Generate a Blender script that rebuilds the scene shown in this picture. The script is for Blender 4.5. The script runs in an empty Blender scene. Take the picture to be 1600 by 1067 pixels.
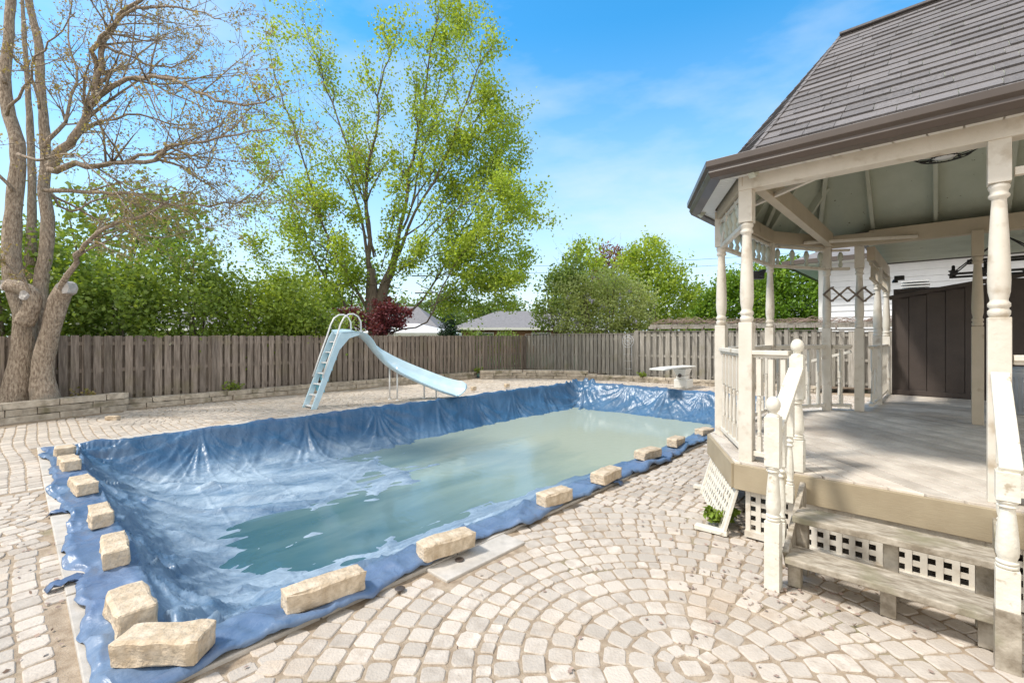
import bpy, bmesh, math, random
import numpy as np
from mathutils import Vector, Matrix, noise as mnoise
R = math.radians
random.seed(7); rng = np.random.default_rng(7)
scene = bpy.context.scene
# ------------------------------------------------------------------ camera / world / sun / exposure
H = 1.65; F = 720.0; HZ = 526.0
cam = bpy.data.objects.new('camera', bpy.data.cameras.new('camera'))
scene.collection.objects.link(cam); scene.camera = cam
cam.location = (0, 0, H); cam.rotation_euler = (R(90), 0, 0)
cam.data.sensor_width = 36; cam.data.lens = 36 * F / 1600
cam.data.shift_y = (HZ - 533.5) / 1600.0
cam.data.clip_start = 0.05; cam.data.clip_end = 3000
SUN_EL, SUN_AZ = 55.0, math.atan2(-1.0, -0.22)      # azimuth measured from +Y towards +X
world = bpy.data.worlds.new('World'); scene.world = world; world.use_nodes = True
wn, wl = world.node_tree.nodes, world.node_tree.links
wn.clear()
out = wn.new('ShaderNodeOutputWorld'); bg = wn.new('ShaderNodeBackground')
sky = wn.new('ShaderNodeTexSky'); sky.sky_type = 'NISHITA'; sky.sun_disc = False
sky.sun_elevation = R(SUN_EL); sky.sun_rotation = SUN_AZ
sky.air_density = 1.0; sky.dust_density = 0.6; sky.ozone_density = 2.2
hs = wn.new('ShaderNodeHueSaturation'); hs.inputs['Saturation'].default_value = 1.38; hs.inputs['Value'].default_value = 1.15
hs.inputs['Hue'].default_value = 0.487
tc = wn.new('ShaderNodeTexCoord'); mp = wn.new('ShaderNodeMapping'); mp.inputs['Scale'].default_value = (1.0, 1.6, 3.2)
mp.inputs['Rotation'].default_value = (0.3, 0.35, 0.6)
nz = wn.new('ShaderNodeTexNoise'); nz.inputs['Scale'].default_value = 1.7; nz.inputs['Detail'].default_value = 7; nz.inputs['Roughness'].default_value = 0.55
cr = wn.new('ShaderNodeValToRGB'); cr.color_ramp.elements[0].position = 0.50; cr.color_ramp.elements[1].position = 0.80
cr.color_ramp.elements[0].color = (0, 0, 0, 1); cr.color_ramp.elements[1].color = (0.6, 0.6, 0.6, 1)
mx = wn.new('ShaderNodeMixRGB'); mx.inputs['Color2'].default_value = (3.3, 3.75, 4.1, 1)
wl.new(tc.outputs['Generated'], mp.inputs['Vector']); wl.new(mp.outputs[0], nz.inputs['Vector'])
wl.new(nz.outputs['Fac'], cr.inputs['Fac']); wl.new(sky.outputs[0], hs.inputs['Color']); wl.new(hs.outputs[0], mx.inputs['Color1'])
sepw = wn.new('ShaderNodeSeparateXYZ'); wl.new(tc.outputs['Generated'], sepw.inputs[0])
low = wn.new('ShaderNodeMapRange'); low.inputs['From Min'].default_value = 0.56; low.inputs['From Max'].default_value = 0.0
low.inputs['To Min'].default_value = 0.0; low.inputs['To Max'].default_value = 0.93
wl.new(sepw.outputs['Z'], low.inputs['Value'])
addc = wn.new('ShaderNodeMath'); addc.operation = 'ADD'; addc.use_clamp = True
pw = wn.new('ShaderNodeMath'); pw.operation = 'POWER'; pw.inputs[1].default_value = 1.35
wl.new(low.outputs[0], pw.inputs[0]); wl.new(pw.outputs[0], addc.inputs[0]); wl.new(cr.outputs[0], addc.inputs[1])
wl.new(addc.outputs[0], mx.inputs['Fac'])
bk = wn.new('ShaderNodeMapRange'); bk.inputs['From Min'].default_value = 0.22; bk.inputs['From Max'].default_value = -0.30; bk.inputs['To Max'].default_value = .9
wl.new(sepw.outputs['Y'], bk.inputs['Value'])          # bright cloud added to the unseen sky behind the camera for warm fill
mx2 = wn.new('ShaderNodeMixRGB'); mx2.inputs['Color2'].default_value = (6.3, 6.05, 5.6, 1); wl.new(bk.outputs[0], mx2.inputs['Fac']); wl.new(mx.outputs[0], mx2.inputs['Color1'])
wl.new(mx2.outputs[0], bg.inputs['Color']); bg.inputs['Strength'].default_value = 0.15
wl.new(bg.outputs[0], out.inputs['Surface'])
sun = bpy.data.objects.new('sun', bpy.data.lights.new('sun', 'SUN')); scene.collection.objects.link(sun)
sun.data.energy = 2.4; sun.data.angle = R(7.0); sun.data.color = (1.0, 0.95, 0.87)
sd = Vector((math.sin(SUN_AZ) * math.cos(R(SUN_EL)), math.cos(SUN_AZ) * math.cos(R(SUN_EL)), math.sin(R(SUN_EL))))
sun.rotation_euler = sd.to_track_quat('Z', 'Y').to_euler()
vs = scene.view_settings; vs.view_transform = 'Standard'; vs.look = 'None'; vs.exposure = 0.84; vs.gamma = 1.0
scene.cycles.max_bounces = 8; scene.cycles.transparent_max_bounces = 12

# ------------------------------------------------------------------ frames
CU, SU = 0.6796, 0.7336
n_ = math.hypot(CU, SU); CU /= n_; SU /= n_
TH = math.atan2(SU, CU)                                # local x = u (pool's long side), local y = v
def W(u, v, z=0.0): return Vector((CU * u - SU * v, SU * u + CU * v, z))
def UV(x, y): return (CU * x + SU * y, -SU * x + CU * y)
def G(px, py):
    Y = H * F / (py - HZ); return Vector(((px - 800) / F * Y, Y, 0))
def T(px, py, Y): return Vector(((px - 800) / F * Y, Y, H - (py - HZ) / F * Y))

# ------------------------------------------------------------------ object helpers
col = scene.collection
def tag(o, label=None, cat=None, group=None, kind=None):
    if label: o['label'] = label
    if cat: o['category'] = cat
    if group: o['group'] = group
    if kind: o['kind'] = kind
    return o
def empty(name, loc=(0, 0, 0), rz=0.0):
    o = bpy.data.objects.new(name, None); col.objects.link(o); o.location = loc; o.rotation_euler = (0, 0, rz); o.empty_display_size = 0.1
    return o
def copy_tree(o, parent=None):
    c = o.copy(); col.objects.link(c); c.parent = parent
    for ch in list(o.children): copy_tree(ch, c)
    return c
class MB:
    def __init__(s): s.v = []; s.f = []; s.sm = []
    def add(s, vs, fs, smooth=False, M=None):
        b = len(s.v)
        if M is not None: vs = [M @ Vector(p) for p in vs]
        s.v += [tuple(p) for p in vs]
        for f in fs: s.f.append([i + b for i in f]); s.sm.append(smooth)
    def box(s, c, d, rz=0.0, M=None, top=None):
        x, y, z = d[0] / 2, d[1] / 2, d[2] / 2
        tx = top if top else 1.0
        vs = [(-x, -y, -z), (x, -y, -z), (x, y, -z), (-x, y, -z), (-x * tx, -y * tx, z), (x * tx, -y * tx, z), (x * tx, y * tx, z), (-x * tx, y * tx, z)]
        fs = [(3, 2, 1, 0), (4, 5, 6, 7), (0, 1, 5, 4), (1, 2, 6, 5), (2, 3, 7, 6), (3, 0, 4, 7)]
        m = Matrix.Translation(c) @ Matrix.Rotation(rz, 4, 'Z')
        if M is not None: m = Matrix.Translation(c) @ M
        s.add(vs, fs, False, m)
    def bar(s, p, q, w, h, up=Vector((0, 0, 1))):
        """rectangular bar from p to q, w across, h along up"""
        p = Vector(p); q = Vector(q); d = (q - p); L = d.length; d.normalize()
        side = d.cross(up); side.normalize(); u2 = side.cross(d)
        m = Matrix((( d.x, side.x, u2.x), (d.y, side.y, u2.y), (d.z, side.z, u2.z))).to_4x4()
        s.box((p + q) / 2, (L, w, h), M=m)
    def lathe(s, prof, c=(0, 0, 0), n=12, M=None):
        vs = []; fs = []
        for (r, z) in prof:
            for k in range(n):
                a = 2 * math.pi * k / n; vs.append((c[0] + r * math.cos(a), c[1] + r * math.sin(a), c[2] + z))
        for i in range(len(prof) - 1):
            for k in range(n):
                k2 = (k + 1) % n; fs.append((i * n + k, i * n + k2, (i + 1) * n + k2, (i + 1) * n + k))
        fs.append(tuple(range(n))[::-1]); fs.append(tuple((len(prof) - 1) * n + k for k in range(n)))
        s.add(vs, fs, True, M)
    def tube(s, pts, rad, n=7, closed=False):
        pts = [Vector(p) for p in pts]; m = len(pts)
        if not hasattr(rad, '__len__'): rad = [rad] * m
        vs = []; fs = []; ref = None
        for i, p in enumerate(pts):
            if closed: t = pts[(i + 1) % m] - pts[i - 1]
            else: t = pts[min(i + 1, m - 1)] - pts[max(i - 1, 0)]
            if t.length < 1e-9: t = Vector((0, 0, 1))
            t.normalize()
            if ref is None: ref = Vector((1, 0, 0)) if abs(t.x) < 0.8 else Vector((0, 1, 0))
            ref = ref - t * ref.dot(t); ref.normalize(); b = t.cross(ref)
            for k in range(n):
                a = 2 * math.pi * k / n; vs.append(p + (ref * math.cos(a) + b * math.sin(a)) * rad[i])
        seg = m if closed else m - 1
        for i in range(seg):
            j = (i + 1) % m
            for k in range(n):
                k2 = (k + 1) % n; fs.append((i * n + k, i * n + k2, j * n + k2, j * n + k))
        if not closed: fs.append(tuple(range(n))[::-1]); fs.append(tuple((m - 1) * n + k for k in range(n)))
        s.add(vs, fs, True)
    def prism(s, poly, z0, z1, M=None):
        n = len(poly)
        a = sum(poly[i][0] * poly[(i + 1) % n][1] - poly[(i + 1) % n][0] * poly[i][1] for i in range(n))
        if a < 0: poly = poly[::-1]
        vs = [(p[0], p[1], z0) for p in poly] + [(p[0], p[1], z1) for p in poly]
        fs = [tuple(range(n))[::-1], tuple(range(n, 2 * n))] + [(i, (i + 1) % n, n + (i + 1) % n, n + i) for i in range(n)]
        s.add(vs, fs, False, M)
    def build(s, name, mat, parent=None, bevel=0.0, loc=None, rz=None):
        me = bpy.data.meshes.new(name); me.from_pydata(s.v, [], s.f); me.materials.append(mat)
        me.polygons.foreach_set('use_smooth', s.sm); me.update()
        o = bpy.data.objects.new(name, me); col.objects.link(o)
        if parent is not None: o.parent = parent
        if loc is not None: o.location = loc
        if rz is not None: o.rotation_euler = (0, 0, rz)
        if bevel:
            b = o.modifiers.new('bevel', 'BEVEL'); b.width = bevel; b.segments = 2; b.limit_method = 'ANGLE'; b.angle_limit = R(40)
        return o
def quads(name, co, mat, parent=None, loc=None):
    """co: (N,4,3) array"""
    N = len(co); me = bpy.data.meshes.new(name)
    me.vertices.add(N * 4); me.vertices.foreach_set('co', co.reshape(-1).astype(np.float32))
    me.loops.add(N * 4); me.loops.foreach_set('vertex_index', np.arange(N * 4, dtype=np.int32))
    me.polygons.add(N); me.polygons.foreach_set('loop_start', np.arange(0, N * 4, 4, dtype=np.int32))
    me.polygons.foreach_set('loop_total', np.full(N, 4, dtype=np.int32))
    me.materials.append(mat); me.update(calc_edges=True)
    o = bpy.data.objects.new(name, me); col.objects.link(o)
    if parent is not None: o.parent = parent
    if loc is not None: o.location = loc
    return o
def clip(poly, a, b):
    """keep the left side of a->b (2-D convex polygon)"""
    outp = []; n = len(poly)
    def side(p): return (b[0] - a[0]) * (p[1] - a[1]) - (b[1] - a[1]) * (p[0] - a[0])
    for i in range(n):
        p, q = poly[i], poly[(i + 1) % n]; sp, sq = side(p), side(q)
        if sp >= 0: outp.append(p)
        if (sp > 0 and sq < 0) or (sp < 0 and sq > 0):
            t = sp / (sp - sq); outp.append((p[0] + t * (q[0] - p[0]), p[1] + t * (q[1] - p[1])))
    return outp
def clip_poly(poly, region):
    n = len(region)
    a = sum(region[i][0] * region[(i + 1) % n][1] - region[(i + 1) % n][0] * region[i][1] for i in range(n))
    if a < 0: region = region[::-1]
    for i in range(n):
        if len(poly) < 3: return []
        poly = clip(poly, region[i], region[(i + 1) % n])
    return poly
def vnoise(x, y, seed=0):
    """vectorised smooth value noise in -1..1"""
    xi = np.floor(x).astype(np.int64); yi = np.floor(y).astype(np.int64); fx = x - xi; fy = y - yi
    def h(a, b):
        n = (a * 374761393 + b * 668265263 + seed * 1442695041) & 0xffffffff
        n = ((n ^ (n >> 13)) * 1274126177) & 0xffffffff
        return ((n ^ (n >> 16)) & 0xffff) / 32767.5 - 1.0
    sx = fx * fx * (3 - 2 * fx); sy = fy * fy * (3 - 2 * fy)
    return (h(xi, yi) * (1 - sx) + h(xi + 1, yi) * sx) * (1 - sy) + (h(xi, yi + 1) * (1 - sx) + h(xi + 1, yi + 1) * sx) * sy
def fbm(x, y, seed=0, o=4):
    r = 0; a = 1.0; t = 0
    for k in range(o): r = r + a * vnoise(x * 2 ** k, y * 2 ** k, seed + k); t += a; a *= 0.5
    return r / t

# ------------------------------------------------------------------ materials
MATS = {}
def mat(name, c1, c2=None, rough=0.7, scale=6.0, stretch=(1, 1, 1), island=0.0, bump=0.0, bscale=60.0, detail=6, c3=None, c3scale=2.0, c3lo=0.55, c3hi=0.7,
        metal=0.0, spec=0.5, bdist=0.01, trans=0.0, coord='Object', bstretch=None, isl_col=None, fade=None, coat=0.0):
    m = bpy.data.materials.new(name); m.use_nodes = True; N, L = m.node_tree.nodes, m.node_tree.links
    bs = N['Principled BSDF']; bs.inputs['Roughness'].default_value = rough; bs.inputs['Metallic'].default_value = metal
    bs.inputs['Specular IOR Level'].default_value = spec; bs.inputs['Coat Weight'].default_value = coat
    tcn = N.new('ShaderNodeTexCoord'); mpn = N.new('ShaderNodeMapping'); mpn.inputs['Scale'].default_value = stretch
    L.new(tcn.outputs[coord], mpn.inputs['Vector'])
    c2 = c2 or c1
    nt = N.new('ShaderNodeTexNoise'); nt.inputs['Scale'].default_value = scale; nt.inputs['Detail'].default_value = detail; nt.inputs['Roughness'].default_value = 0.6
    L.new(mpn.outputs[0], nt.inputs['Vector'])
    rp = N.new('ShaderNodeValToRGB'); rp.color_ramp.elements[0].position = 0.36; rp.color_ramp.elements[1].position = 0.66
    rp.color_ramp.elements[0].color = (*c1, 1); rp.color_ramp.elements[1].color = (*c2, 1)
    L.new(nt.outputs['Fac'], rp.inputs['Fac']); cur = rp.outputs[0]
    if c3:
        n3 = N.new('ShaderNodeTexNoise'); n3.inputs['Scale'].default_value = c3scale; n3.inputs['Detail'].default_value = 5
        L.new(tcn.outputs[coord], n3.inputs['Vector'])
        r3 = N.new('ShaderNodeValToRGB'); r3.color_ramp.elements[0].position = c3lo; r3.color_ramp.elements[1].position = c3hi
        L.new(n3.outputs['Fac'], r3.inputs['Fac'])
        x3 = N.new('ShaderNodeMixRGB'); x3.inputs['Color2'].default_value = (*c3, 1)
        L.new(r3.outputs[0], x3.inputs['Fac']); L.new(cur, x3.inputs['Color1']); cur = x3.outputs[0]
    if island or isl_col:
        g = N.new('ShaderNodeNewGeometry')
        if isl_col:
            xi = N.new('ShaderNodeMixRGB'); xi.inputs['Color2'].default_value = (*isl_col, 1)
            L.new(g.outputs['Random Per Island'], xi.inputs['Fac']); L.new(cur, xi.inputs['Color1']); cur = xi.outputs[0]
        if island:
            mr = N.new('ShaderNodeMapRange'); mr.inputs['To Min'].default_value = 1 - island; mr.inputs['To Max'].default_value = 1 + island
            wnz = N.new('ShaderNodeTexWhiteNoise'); wnz.noise_dimensions = '1D'
            L.new(g.outputs['Random Per Island'], wnz.inputs['W']); L.new(wnz.outputs['Value'], mr.inputs['Value'])
            vm = N.new('ShaderNodeVectorMath'); vm.operation = 'SCALE'
            L.new(cur, vm.inputs[0]); L.new(mr.outputs[0], vm.inputs['Scale']); cur = vm.outputs[0]
    L.new(cur, bs.inputs['Base Color'])
    if bump:
        nb = N.new('ShaderNodeTexNoise'); nb.inputs['Scale'].default_value = bscale; nb.inputs['Detail'].default_value = 5
        if bstretch:
            mb = N.new('ShaderNodeMapping'); mb.inputs['Scale'].default_value = bstretch; L.new(tcn.outputs[coord], mb.inputs['Vector']); L.new(mb.outputs[0], nb.inputs['Vector'])
        else: L.new(mpn.outputs[0], nb.inputs['Vector'])
        bn = N.new('ShaderNodeBump'); bn.inputs['Strength'].default_value = bump; bn.inputs['Distance'].default_value = bdist
        L.new(nb.outputs['Fac'], bn.inputs['Height']); L.new(bn.outputs[0], bs.inputs['Normal'])
    if trans:
        o_ = N['Material Output']; tl = N.new('ShaderNodeBsdfTranslucent'); ms = N.new('ShaderNodeMixShader'); ms.inputs[0].default_value = trans
        vm2 = N.new('ShaderNodeVectorMath'); vm2.operation = 'MULTIPLY'; vm2.inputs[1].default_value = (1.25, 1.15, 0.5)
        L.new(cur, vm2.inputs[0]); L.new(vm2.outputs[0], tl.inputs['Color'])
        L.new(bs.outputs[0], ms.inputs[1]); L.new(tl.outputs[0], ms.inputs[2]); L.new(ms.outputs[0], o_.inputs['Surface'])
    MATS[name] = m
    return m
M_PAVER = mat('paver_stone', (.37, .315, .26), (.53, .47, .405), .85, 12.0, island=.16, bump=.6, bscale=70, c3=(.40, .305, .215), c3scale=1.1, c3lo=.52, c3hi=.72, isl_col=(.46, .405, .345))
M_SAND = mat('joint_sand', (.25, .185, .125), (.40, .32, .235), .95, 14, bump=.6, bscale=120, c3=(.20, .18, .10), c3scale=1.7, c3lo=.58, c3hi=.72)
M_COPE = mat('coping_concrete', (.38, .35, .31), (.52, .48, .43), .8, 7, bump=.3, bscale=120, island=.08)
M_SOIL = mat('bed_soil', (.09, .065, .045), (.17, .12, .08), .95, 9, bump=1.0, bscale=40)
M_LAWN = mat('lawn', (.05, .08, .025), (.09, .13, .045), .9, 3, bump=.8, bscale=30)
M_STONE = mat('wall_stone', (.33, .28, .22), (.52, .46, .375), .85, 8, bump=.7, bscale=35, island=.16, c3=(.20, .175, .11), c3scale=3.0)
M_BLOCK = mat('cut_block', (.38, .295, .20), (.57, .475, .36), .9, 11, bump=.9, bdist=.016, bscale=38, island=.14, c3=(.33, .27, .19), c3scale=7, c3lo=.58, c3hi=.74)
def tarp_material():
    m = bpy.data.materials.new('blue_tarp'); m.use_nodes = True; N, L = m.node_tree.nodes, m.node_tree.links
    bs = N['Principled BSDF']; bs.inputs['Roughness'].default_value = .36; bs.inputs['Specular IOR Level'].default_value = .5
    tcn = N.new('ShaderNodeTexCoord')
    nt = N.new('ShaderNodeTexNoise'); nt.inputs['Scale'].default_value = 1.3; nt.inputs['Detail'].default_value = 7; L.new(tcn.outputs['Object'], nt.inputs['Vector'])
    rp = N.new('ShaderNodeValToRGB'); e = rp.color_ramp.elements; e[0].position = .35; e[1].position = .68
    e[0].color = (.022, .075, .155, 1); e[1].color = (.05, .125, .235, 1); L.new(nt.outputs['Fac'], rp.inputs['Fac'])
    at = N.new('ShaderNodeAttribute'); at.attribute_name = 'dust'
    mp2 = N.new('ShaderNodeMapping'); mp2.inputs['Scale'].default_value = (.55, 1.7, 1); mp2.inputs['Rotation'].default_value = (0, 0, -.06); L.new(tcn.outputs['Object'], mp2.inputs['Vector'])
    n2 = N.new('ShaderNodeTexNoise'); n2.inputs['Scale'].default_value = 1.4; n2.inputs['Detail'].default_value = 14; n2.inputs['Roughness'].default_value = .80; n2.inputs['Distortion'].default_value = .5; L.new(mp2.outputs[0], n2.inputs['Vector'])
    r2 = N.new('ShaderNodeMapRange'); r2.inputs['From Min'].default_value = .30; r2.inputs['From Max'].default_value = .66; L.new(n2.outputs['Fac'], r2.inputs['Value'])
    mu = N.new('ShaderNodeMath'); mu.operation = 'MULTIPLY'; L.new(at.outputs['Fac'], mu.inputs[0]); L.new(r2.outputs[0], mu.inputs[1])
    mix = N.new('ShaderNodeMixRGB'); mix.inputs['Color2'].default_value = (.36, .45, .53, 1); L.new(mu.outputs[0], mix.inputs['Fac']); L.new(rp.outputs[0], mix.inputs['Color1'])
    # underside colour shown by edges that are turned over (violet blue)
    a2 = N.new('ShaderNodeAttribute'); a2.attribute_name = 'edge'
    mix2 = N.new('ShaderNodeMixRGB'); mix2.inputs['Color2'].default_value = (.11, .155, .27, 1); L.new(a2.outputs['Fac'], mix2.inputs['Fac']); L.new(mix.outputs[0], mix2.inputs['Color1'])
    L.new(mix2.outputs[0], bs.inputs['Base Color'])
    rr = N.new('ShaderNodeMapRange'); rr.inputs['To Min'].default_value = .33; rr.inputs['To Max'].default_value = .6; L.new(mu.outputs[0], rr.inputs['Value']); L.new(rr.outputs[0], bs.inputs['Roughness'])
    # crinkle
    n3 = N.new('ShaderNodeTexNoise'); n3.inputs['Scale'].default_value = 3.2; n3.inputs['Detail'].default_value = 9; n3.inputs['Distortion'].default_value = .8; L.new(tcn.outputs['Object'], n3.inputs['Vector'])
    vo = N.new('ShaderNodeTexVoronoi'); vo.feature = 'DISTANCE_TO_EDGE'; vo.inputs['Scale'].default_value = 2.4
    nd = N.new('ShaderNodeTexNoise'); nd.inputs['Scale'].default_value = 2.2; nd.inputs['Detail'].default_value = 3; L.new(tcn.outputs['Object'], nd.inputs['Vector'])
    va = N.new('ShaderNodeVectorMath'); va.operation = 'MULTIPLY_ADD'; va.inputs[1].default_value = (1.1, 1.1, 1.1); L.new(nd.outputs['Color'], va.inputs[0]); L.new(tcn.outputs['Object'], va.inputs[2]); L.new(va.outputs[0], vo.inputs['Vector'])
    ad = N.new('ShaderNodeMath'); ad.operation = 'MULTIPLY_ADD'; ad.inputs[1].default_value = -.45; vr = N.new('ShaderNodeMapRange'); vr.inputs['From Max'].default_value = .10; vr.inputs['To Max'].default_value = .35; L.new(vo.outputs['Distance'], vr.inputs['Value']); L.new(vr.outputs[0], ad.inputs[0]); L.new(n3.outputs['Fac'], ad.inputs[2])
    wv = N.new('ShaderNodeTexNoise'); wv.inputs['Scale'].default_value = 38; L.new(tcn.outputs['Object'], wv.inputs['Vector'])
    ad2 = N.new('ShaderNodeMath'); ad2.operation = 'MULTIPLY_ADD'; ad2.inputs[1].default_value = .16; L.new(wv.outputs['Fac'], ad2.inputs[0]); L.new(ad.outputs[0], ad2.inputs[2])
    bn = N.new('ShaderNodeBump'); bn.inputs['Strength'].default_value = .6; bn.inputs['Distance'].default_value = .03
    L.new(ad2.outputs[0], bn.inputs['Height']); L.new(bn.outputs[0], bs.inputs['Normal'])
    return m
M_TARP = tarp_material()
def water_material():
    m = bpy.data.materials.new('pool_water'); m.use_nodes = True; N, L = m.node_tree.nodes, m.node_tree.links
    N.remove(N['Principled BSDF']); o_ = N['Material Output']
    tcn = N.new('ShaderNodeTexCoord'); sp = N.new('ShaderNodeSeparateXYZ'); L.new(tcn.outputs['Object'], sp.inputs[0])
    nt = N.new('ShaderNodeTexNoise'); nt.inputs['Scale'].default_value = .9; nt.inputs['Detail'].default_value = 8; nt.inputs['Distortion'].default_value = .5; wm = N.new('ShaderNodeMapping'); wm.inputs['Scale'].default_value = (.5, 1.8, 1); L.new(tcn.outputs['Object'], wm.inputs['Vector']); L.new(wm.outputs[0], nt.inputs['Vector'])
    # algae cloud thickens towards the deep end
    mu = N.new('ShaderNodeMath'); mu.operation = 'MULTIPLY_ADD'; mu.inputs[1].default_value = 5.0; L.new(nt.outputs['Fac'], mu.inputs[0]); L.new(sp.outputs['X'], mu.inputs[2])
    mr = N.new('ShaderNodeMapRange'); mr.inputs['From Min'].default_value = 4.6; mr.inputs['From Max'].default_value = 10.2; L.new(mu.outputs[0], mr.inputs['Value'])
    rp = N.new('ShaderNodeValToRGB'); e = rp.color_ramp.elements; e[0].position = 0; e[1].position = 1
    e[0].color = (.06, .15, .195, 1); e[1].color = (.35, .40, .33, 1); k = e.new(.5); k.color = (.225, .32, .31, 1)
    L.new(mr.outputs[0], rp.inputs['Fac'])
    df = N.new('ShaderNodeBsdfDiffuse'); L.new(rp.outputs[0], df.inputs['Color'])
    tr = N.new('ShaderNodeBsdfTransparent'); tr.inputs['Color'].default_value = (.45, .72, .78, 1)
    mr2 = N.new('ShaderNodeMapRange'); mr2.inputs['To Min'].default_value = .70; mr2.inputs['To Max'].default_value = 1.0; L.new(mr.outputs[0], mr2.inputs['Value'])
    ms = N.new('ShaderNodeMixShader'); L.new(mr2.outputs[0], ms.inputs[0]); L.new(tr.outputs[0], ms.inputs[1]); L.new(df.outputs[0], ms.inputs[2])
    gl = N.new('ShaderNodeBsdfGlossy'); gl.inputs['Roughness'].default_value = .05
    fr = N.new('ShaderNodeFresnel'); fr.inputs['IOR'].default_value = 1.34
    nb = N.new('ShaderNodeTexNoise'); nb.inputs['Scale'].default_value = 7; nb.inputs['Detail'].default_value = 4; L.new(tcn.outputs['Object'], nb.inputs['Vector'])
    bn = N.new('ShaderNodeBump'); bn.inputs['Strength'].default_value = .11; bn.inputs['Distance'].default_value = .03; L.new(nb.outputs['Fac'], bn.inputs['Height'])
    L.new(bn.outputs[0], gl.inputs['Normal']); L.new(bn.outputs[0], fr.inputs['Normal'])
    ms2 = N.new('ShaderNodeMixShader'); L.new(fr.outputs[0], ms2.inputs[0]); L.new(ms.outputs[0], ms2.inputs[1]); L.new(gl.outputs[0], ms2.inputs[2])
    L.new(ms2.outputs[0], o_.inputs['Surface'])
    return m
M_WATER = water_material()
M_FENCE = mat('fence_wood', (.14, .112, .09), (.30, .25, .21), .85, 5, stretch=(6, 6, .5), island=.26, bump=.5, bscale=22, bstretch=(8, 8, .5), c3=(.20, .17, .11), c3scale=1.4, c3lo=.55, c3hi=.75)
M_FENCE2 = mat('fence_wood_pale', (.225, .205, .175), (.39, .365, .325), .85, 5, stretch=(6, 6, .5), island=.2, bump=.5, bscale=22, bstretch=(8, 8, .5), c3=(.24, .22, .15), c3scale=1.4, c3lo=.58, c3hi=.78)
M_CREAM = mat('cream_paint', (.60, .555, .475), (.68, .635, .56), .55, 5, bump=.2, bscale=30, c3=(.42, .35, .26), c3scale=8, c3lo=.56, c3hi=.76)
M_WHITEP = mat('worn_white_paint', (.62, .585, .50), (.72, .69, .61), .55, 9, bump=.35, bscale=40, c3=(.42, .36, .27), c3scale=15, c3lo=.63, c3hi=.70)
M_TAN = mat('tan_fascia_paint', (.31, .25, .165), (.375, .31, .21), .6, 3, bump=.15, bscale=25, bstretch=(1, 1, 6), c3=(.27, .215, .14), c3scale=6, c3lo=.66, c3hi=.75)
M_BEAM = mat('beam_paint', (.44, .375, .28), (.50, .43, .33), .6, 3, bump=.1, bscale=30, c3=(.36, .29, .21), c3scale=7, c3lo=.68, c3hi=.76)
M_GREENC = mat('grey_green_ceiling', (.43, .47, .39), (.50, .54, .455), .75, 3, bump=.1, bscale=40, c3=(.17, .17, .12), c3scale=16, c3lo=.70, c3hi=.72)
M_RAFT = mat('rafter_paint', (.46, .48, .40), (.52, .54, .46), .7, 4)
M_DECK = mat('deck_boards', (.45, .395, .335), (.64, .58, .505), .75, 4, stretch=(1, 1, 1), island=.17, bump=.35, bscale=12, bstretch=(5, 5, 5), c3=(.35, .29, .235), c3scale=1.1, c3lo=.55, c3hi=.75)
M_TREAD = mat('weathered_tread', (.20, .165, .12), (.46, .41, .335), .85, 9, stretch=(3, 1, 1), bump=.7, bscale=26, c3=(.22, .20, .13), c3scale=4, c3lo=.56, c3hi=.72)
M_SHING = mat('asphalt_shingle', (.125, .117, .118), (.215, .20, .20), .95, 45, island=.15, bump=.8, bscale=200, isl_col=(.185, .172, .172))
M_SHINGE = mat('shingle_backing', (.04, .035, .035), (.05, .045, .045), .95, 30)
M_GUT = mat('brown_gutter', (.062, .046, .038), (.075, .056, .046), .4, 3, coat=.2)
M_SOFF = mat('white_soffit', (.66, .66, .64), (.72, .72, .70), .5, 3)
M_SLIDE = mat('slide_fibreglass', (.44, .61, .70), (.53, .69, .77), .3, 4, coat=.35, c3=(.60, .72, .76), c3scale=6, c3lo=.6, c3hi=.75)
M_SLIDED = mat('slide_inner_teal', (.12, .36, .46), (.17, .42, .50), .5, 4)
M_ALU = mat('white_tube', (.70, .70, .69), (.78, .78, .77), .35, 5, metal=.1)
M_BOARDW = mat('diving_white', (.66, .65, .60), (.74, .73, .69), .5, 6, c3=(.45, .40, .32), c3scale=9, c3lo=.62, c3hi=.7)
M_BROWN = mat('dark_brown_panel', (.060, .045, .038), (.075, .057, .048), .6, 4, bump=.2, bscale=60, island=.06)
M_SIDING = mat('white_siding', (.70, .71, .73), (.76, .77, .79), .55, 3, island=.02)
M_GLASSD = mat('window_dark', (.06, .075, .09), (.09, .105, .12), .12, 2)
M_ROOF1 = mat('grey_roof', (.15, .145, .148), (.22, .21, .215), .9, 5, stretch=(1, 1, 4), bump=.4, bscale=60)
M_BRICK = mat('house_brick', (.22, .10, .06), (.32, .17, .11), .85, 9, island=.1)
M_TENT = mat('white_canopy', (.74, .72, .70), (.80, .79, .77), .6, 2)
M_BLACK = mat('black_metal', (.012, .012, .013), (.02, .02, .02), .4, 3)
M_BULB = mat('frosted_glass', (.75, .76, .76), (.8, .8, .8), .25, 3)
M_GREY = mat('grey_plastic', (.45, .46, .48), (.55, .56, .58), .5, 4)
M_BARK = mat('pale_bark', (.20, .15, .11), (.52, .43, .34), .95, 9, stretch=(4, 4, 1.2), bump=1.0, bdist=.05, bscale=22, bstretch=(2.4, 2.4, .8), c3=(.30, .26, .21), c3scale=2.5)
M_BARK2 = mat('grey_bark', (.11, .088, .068), (.22, .18, .14), .9, 6, stretch=(4, 4, .6), bump=1.0, bdist=.04, bscale=18)
M_CUT = mat('cut_wood', (.35, .33, .32), (.50, .48, .46), .8, 12, bump=.7, bscale=30)
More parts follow.
